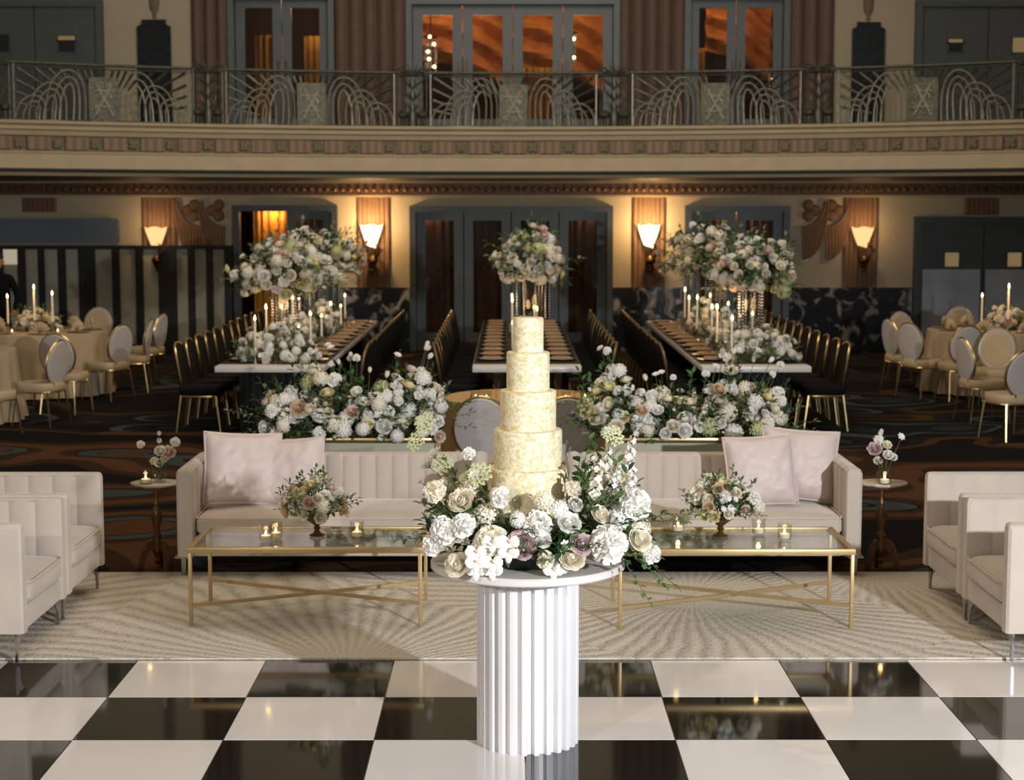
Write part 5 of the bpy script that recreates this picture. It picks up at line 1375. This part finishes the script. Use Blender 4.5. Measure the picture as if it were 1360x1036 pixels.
for i in range(5): put_t(.165+(.12 if i % 2 else -.13), 16.4+i*.9, ZT, (.8, 1, 1.1)[i % 3], 'ivory taper candle on the centre long table, %s from near end' % ORD[i])
lamp('table_candle_glow', 'POINT', (.165, 17.0, 1.2), 4, (1, .58, .25), .1)

# ---- tall arrangements on glass stands
def tower(lab, X, Y, zc_, rx, rz, n, seed, stand_r=.06, det=True):
    t = thing('tall_flower_arrangement', lab, 'flower arrangement', (X, Y, ZT), 0, 'tall flower arrangements on the long tables')
    h = zc_-rz*.45-ZT
    bm = BM(); lathe(bm, [(stand_r+.02, 0), (stand_r+.02, .012), (stand_r, .02), (stand_r*.9, h*.5), (stand_r, h), (stand_r-.004, h), (stand_r*.88, h*.5), (stand_r-.006, .02)], 24); obj('glass_stand', bm, MT['glass'], t)
    for i in range(9):
        bm = BM(); a = i*2*PI/9; x, y = (stand_r+.06)*math.cos(a), (stand_r+.06)*math.sin(a)
        for q in range(13): bmesh.ops.create_icosphere(bm, subdivisions=1, radius=.009, matrix=Matrix.Translation((x, y, h-.03-q*.03)))
        obj('crystal_strand', bm, MT['crystal'], t)
    C_ = zc_-ZT
    arrange(t, dome(rx, rx*.85, rz, C_, -.62, skew=lambda v: 1+.12*math.sin(v.x*6+seed)+.1*math.sin(v.z*5+seed*2), rmin=.6), n, [('rw', 3), ('ri', 6), ('rc', 2), ('rb', 2), ('hg', 1), ('hi', 4), ('hw', 1), ('cw', 3), ('ci', 3), ('bi', 2)], (.075, .125), lambda p: Vector((0, 0, C_-.1)), int(n*1.25), .07, .02, mis=(0, 1, 1, 2), mind=.5, out=.16, nl=6)
tower('tall flower tower at the near end of the left long table', -2.20, 16.6, 1.54, .46, .34, 95, 1)
tower('second flower tower of the left long table, partly hidden', -2.20, 18.9, 1.58, .42, .32, 70, 2)
tower('farthest flower tower of the left long table', -2.20, 21.2, 1.56, .40, .34, 55, 3)
tower('tall flower tower at the near end of the right long table', 2.36, 16.6, 1.55, .44, .34, 95, 4)
tower('second flower tower of the right long table, partly hidden', 2.30, 18.9, 1.62, .42, .34, 70, 5)
tower('farthest flower tower of the right long table', 2.26, 21.2, 1.58, .40, .34, 55, 6)
tower('tall flower tower on the centre long table, directly behind the cake', .235, 17.1, 1.62, .33, .36, 85, 7, .11)
# ---- low garlands
def low(lab, X, Y, z, rx, ry, rz, n, grp='low flower garlands on the long tables', w=None):
    t = thing('low_flower_arrangement', lab, 'flower arrangement', (X, Y, z), 0, grp)
    arrange(t, dome(rx, ry, rz, .03, .02, rmin=.5), n, w or [('ri', 2), ('hi', 3), ('hw', 5), ('cw', 3), ('um', 4), ('da', 3), ('rw', 2), ('sp', 1)], (.06, .10), lambda p: Vector((p.x*.4, p.y*.6, 0)), int(n*1.1), .05, .014, mis=(1, 1, 1, 0), mind=.5, out=.1, zclamp=.03)
for tn, X in (('left', -2.2), ('right', 2.27)):
    low('low frothy white flowers at the near end of the %s long table' % tn, X+(.0 if tn == 'left' else .08), 15.95, ZT, .40, .26, .30, 70)
    low('low frothy white flowers between the towers of the %s long table' % tn, X, 17.7, ZT, .20, .75, .34, 70)
    low('low frothy white flowers at the far half of the %s long table' % tn, X, 20.0, ZT, .20, .80, .34, 55)
low('narrow low garland along the centre long table', .165, 19.3, ZT, .12, 1.7, .16, 60)

# ---- round guest tables
fp2 = True
for X, Y, r, H, sd, m in RT:
    low('cream rose centrepiece on the round table, %s side of the hall' % sd, X+(.0 if sd == 'left' else .1), Y, H+.002, .30, .26, .24, 46, 'centrepieces on the round tables', [('ri', 6), ('rc', 3), ('rp', 3), ('hi', 2), ('ci', 3)])
    for i, (dx, sc) in enumerate(((-.26, 1.0), (.05, 1.25), (.26, 1.08))):
        put_t(X+dx, Y-.30, H, sc, 'ivory taper candle by the %s round table centrepiece, %s' % (sd, ('left', 'middle', 'right')[i]), 'taper candles on the round tables')
    for i, (dx, dy) in enumerate(((-.30, -.52), (-.14, -.56), (.12, -.55), (.36, -.47))):
        put_v(X+dx, Y+dy, H, 'small lit votive on the %s round table, %s from the left' % (sd, ORD[i]), False)
    lamp('table_candle_glow', 'POINT', (X, Y-.4, 1.25), 3.0, (1, .58, .25), .1)
    for i in range(8):
        a = 2*PI*i/8+.3; px_, py_ = X+.62*math.cos(a), Y+.62*math.sin(a); w_ = '%s counted clockwise, %s round table' % (ORD[i], sd)
        if i == 0 and sd == 'left':
            cpx = thing('china_plate', 'x', 'plate', (0, 0, 0), 0, 'plates on the round tables'); bm = BM(); lathe(bm, [(0, 0), (.08, 0), (.14, .012), (.135, .012), (.08, .005), (0, .005)], 24); obj('dish', bm, MT['china'], cpx)
            bm = BM()
            for q in range(12):
                a_ = R(20+q*12.5); b_ = R(20+(q+1)*12.5); d_ = .012*(1 if q % 2 else -1)
                vs = [bm.verts.new((.0, 0, .012)), bm.verts.new((.12*math.cos(a_), d_, .012+.13*math.sin(a_))), bm.verts.new((.12*math.cos(b_), -d_, .012+.13*math.sin(b_)))]
                bm.faces.new(vs)
            fn_ = obj('fan_napkin', bm, MT['cream_uph']); solid(fn_, .003); tag(fn_, 'x', 'napkin', 'fan napkins on the round tables')
            cpx.location = (px_, py_, H); cpx['label'] = 'gold toned plate, '+w_; fn_.location = (px_, py_, H+.002); fn_.rotation_euler = (0, 0, a+PI/2); fn_['label'] = 'upright pleated fan napkin, '+w_
        else:
            dup(cpx, (px_, py_, H), 0, 'gold toned plate, '+w_); dup(fn_, (px_, py_, H+.002), a+PI/2, 'upright pleated fan napkin, '+w_)
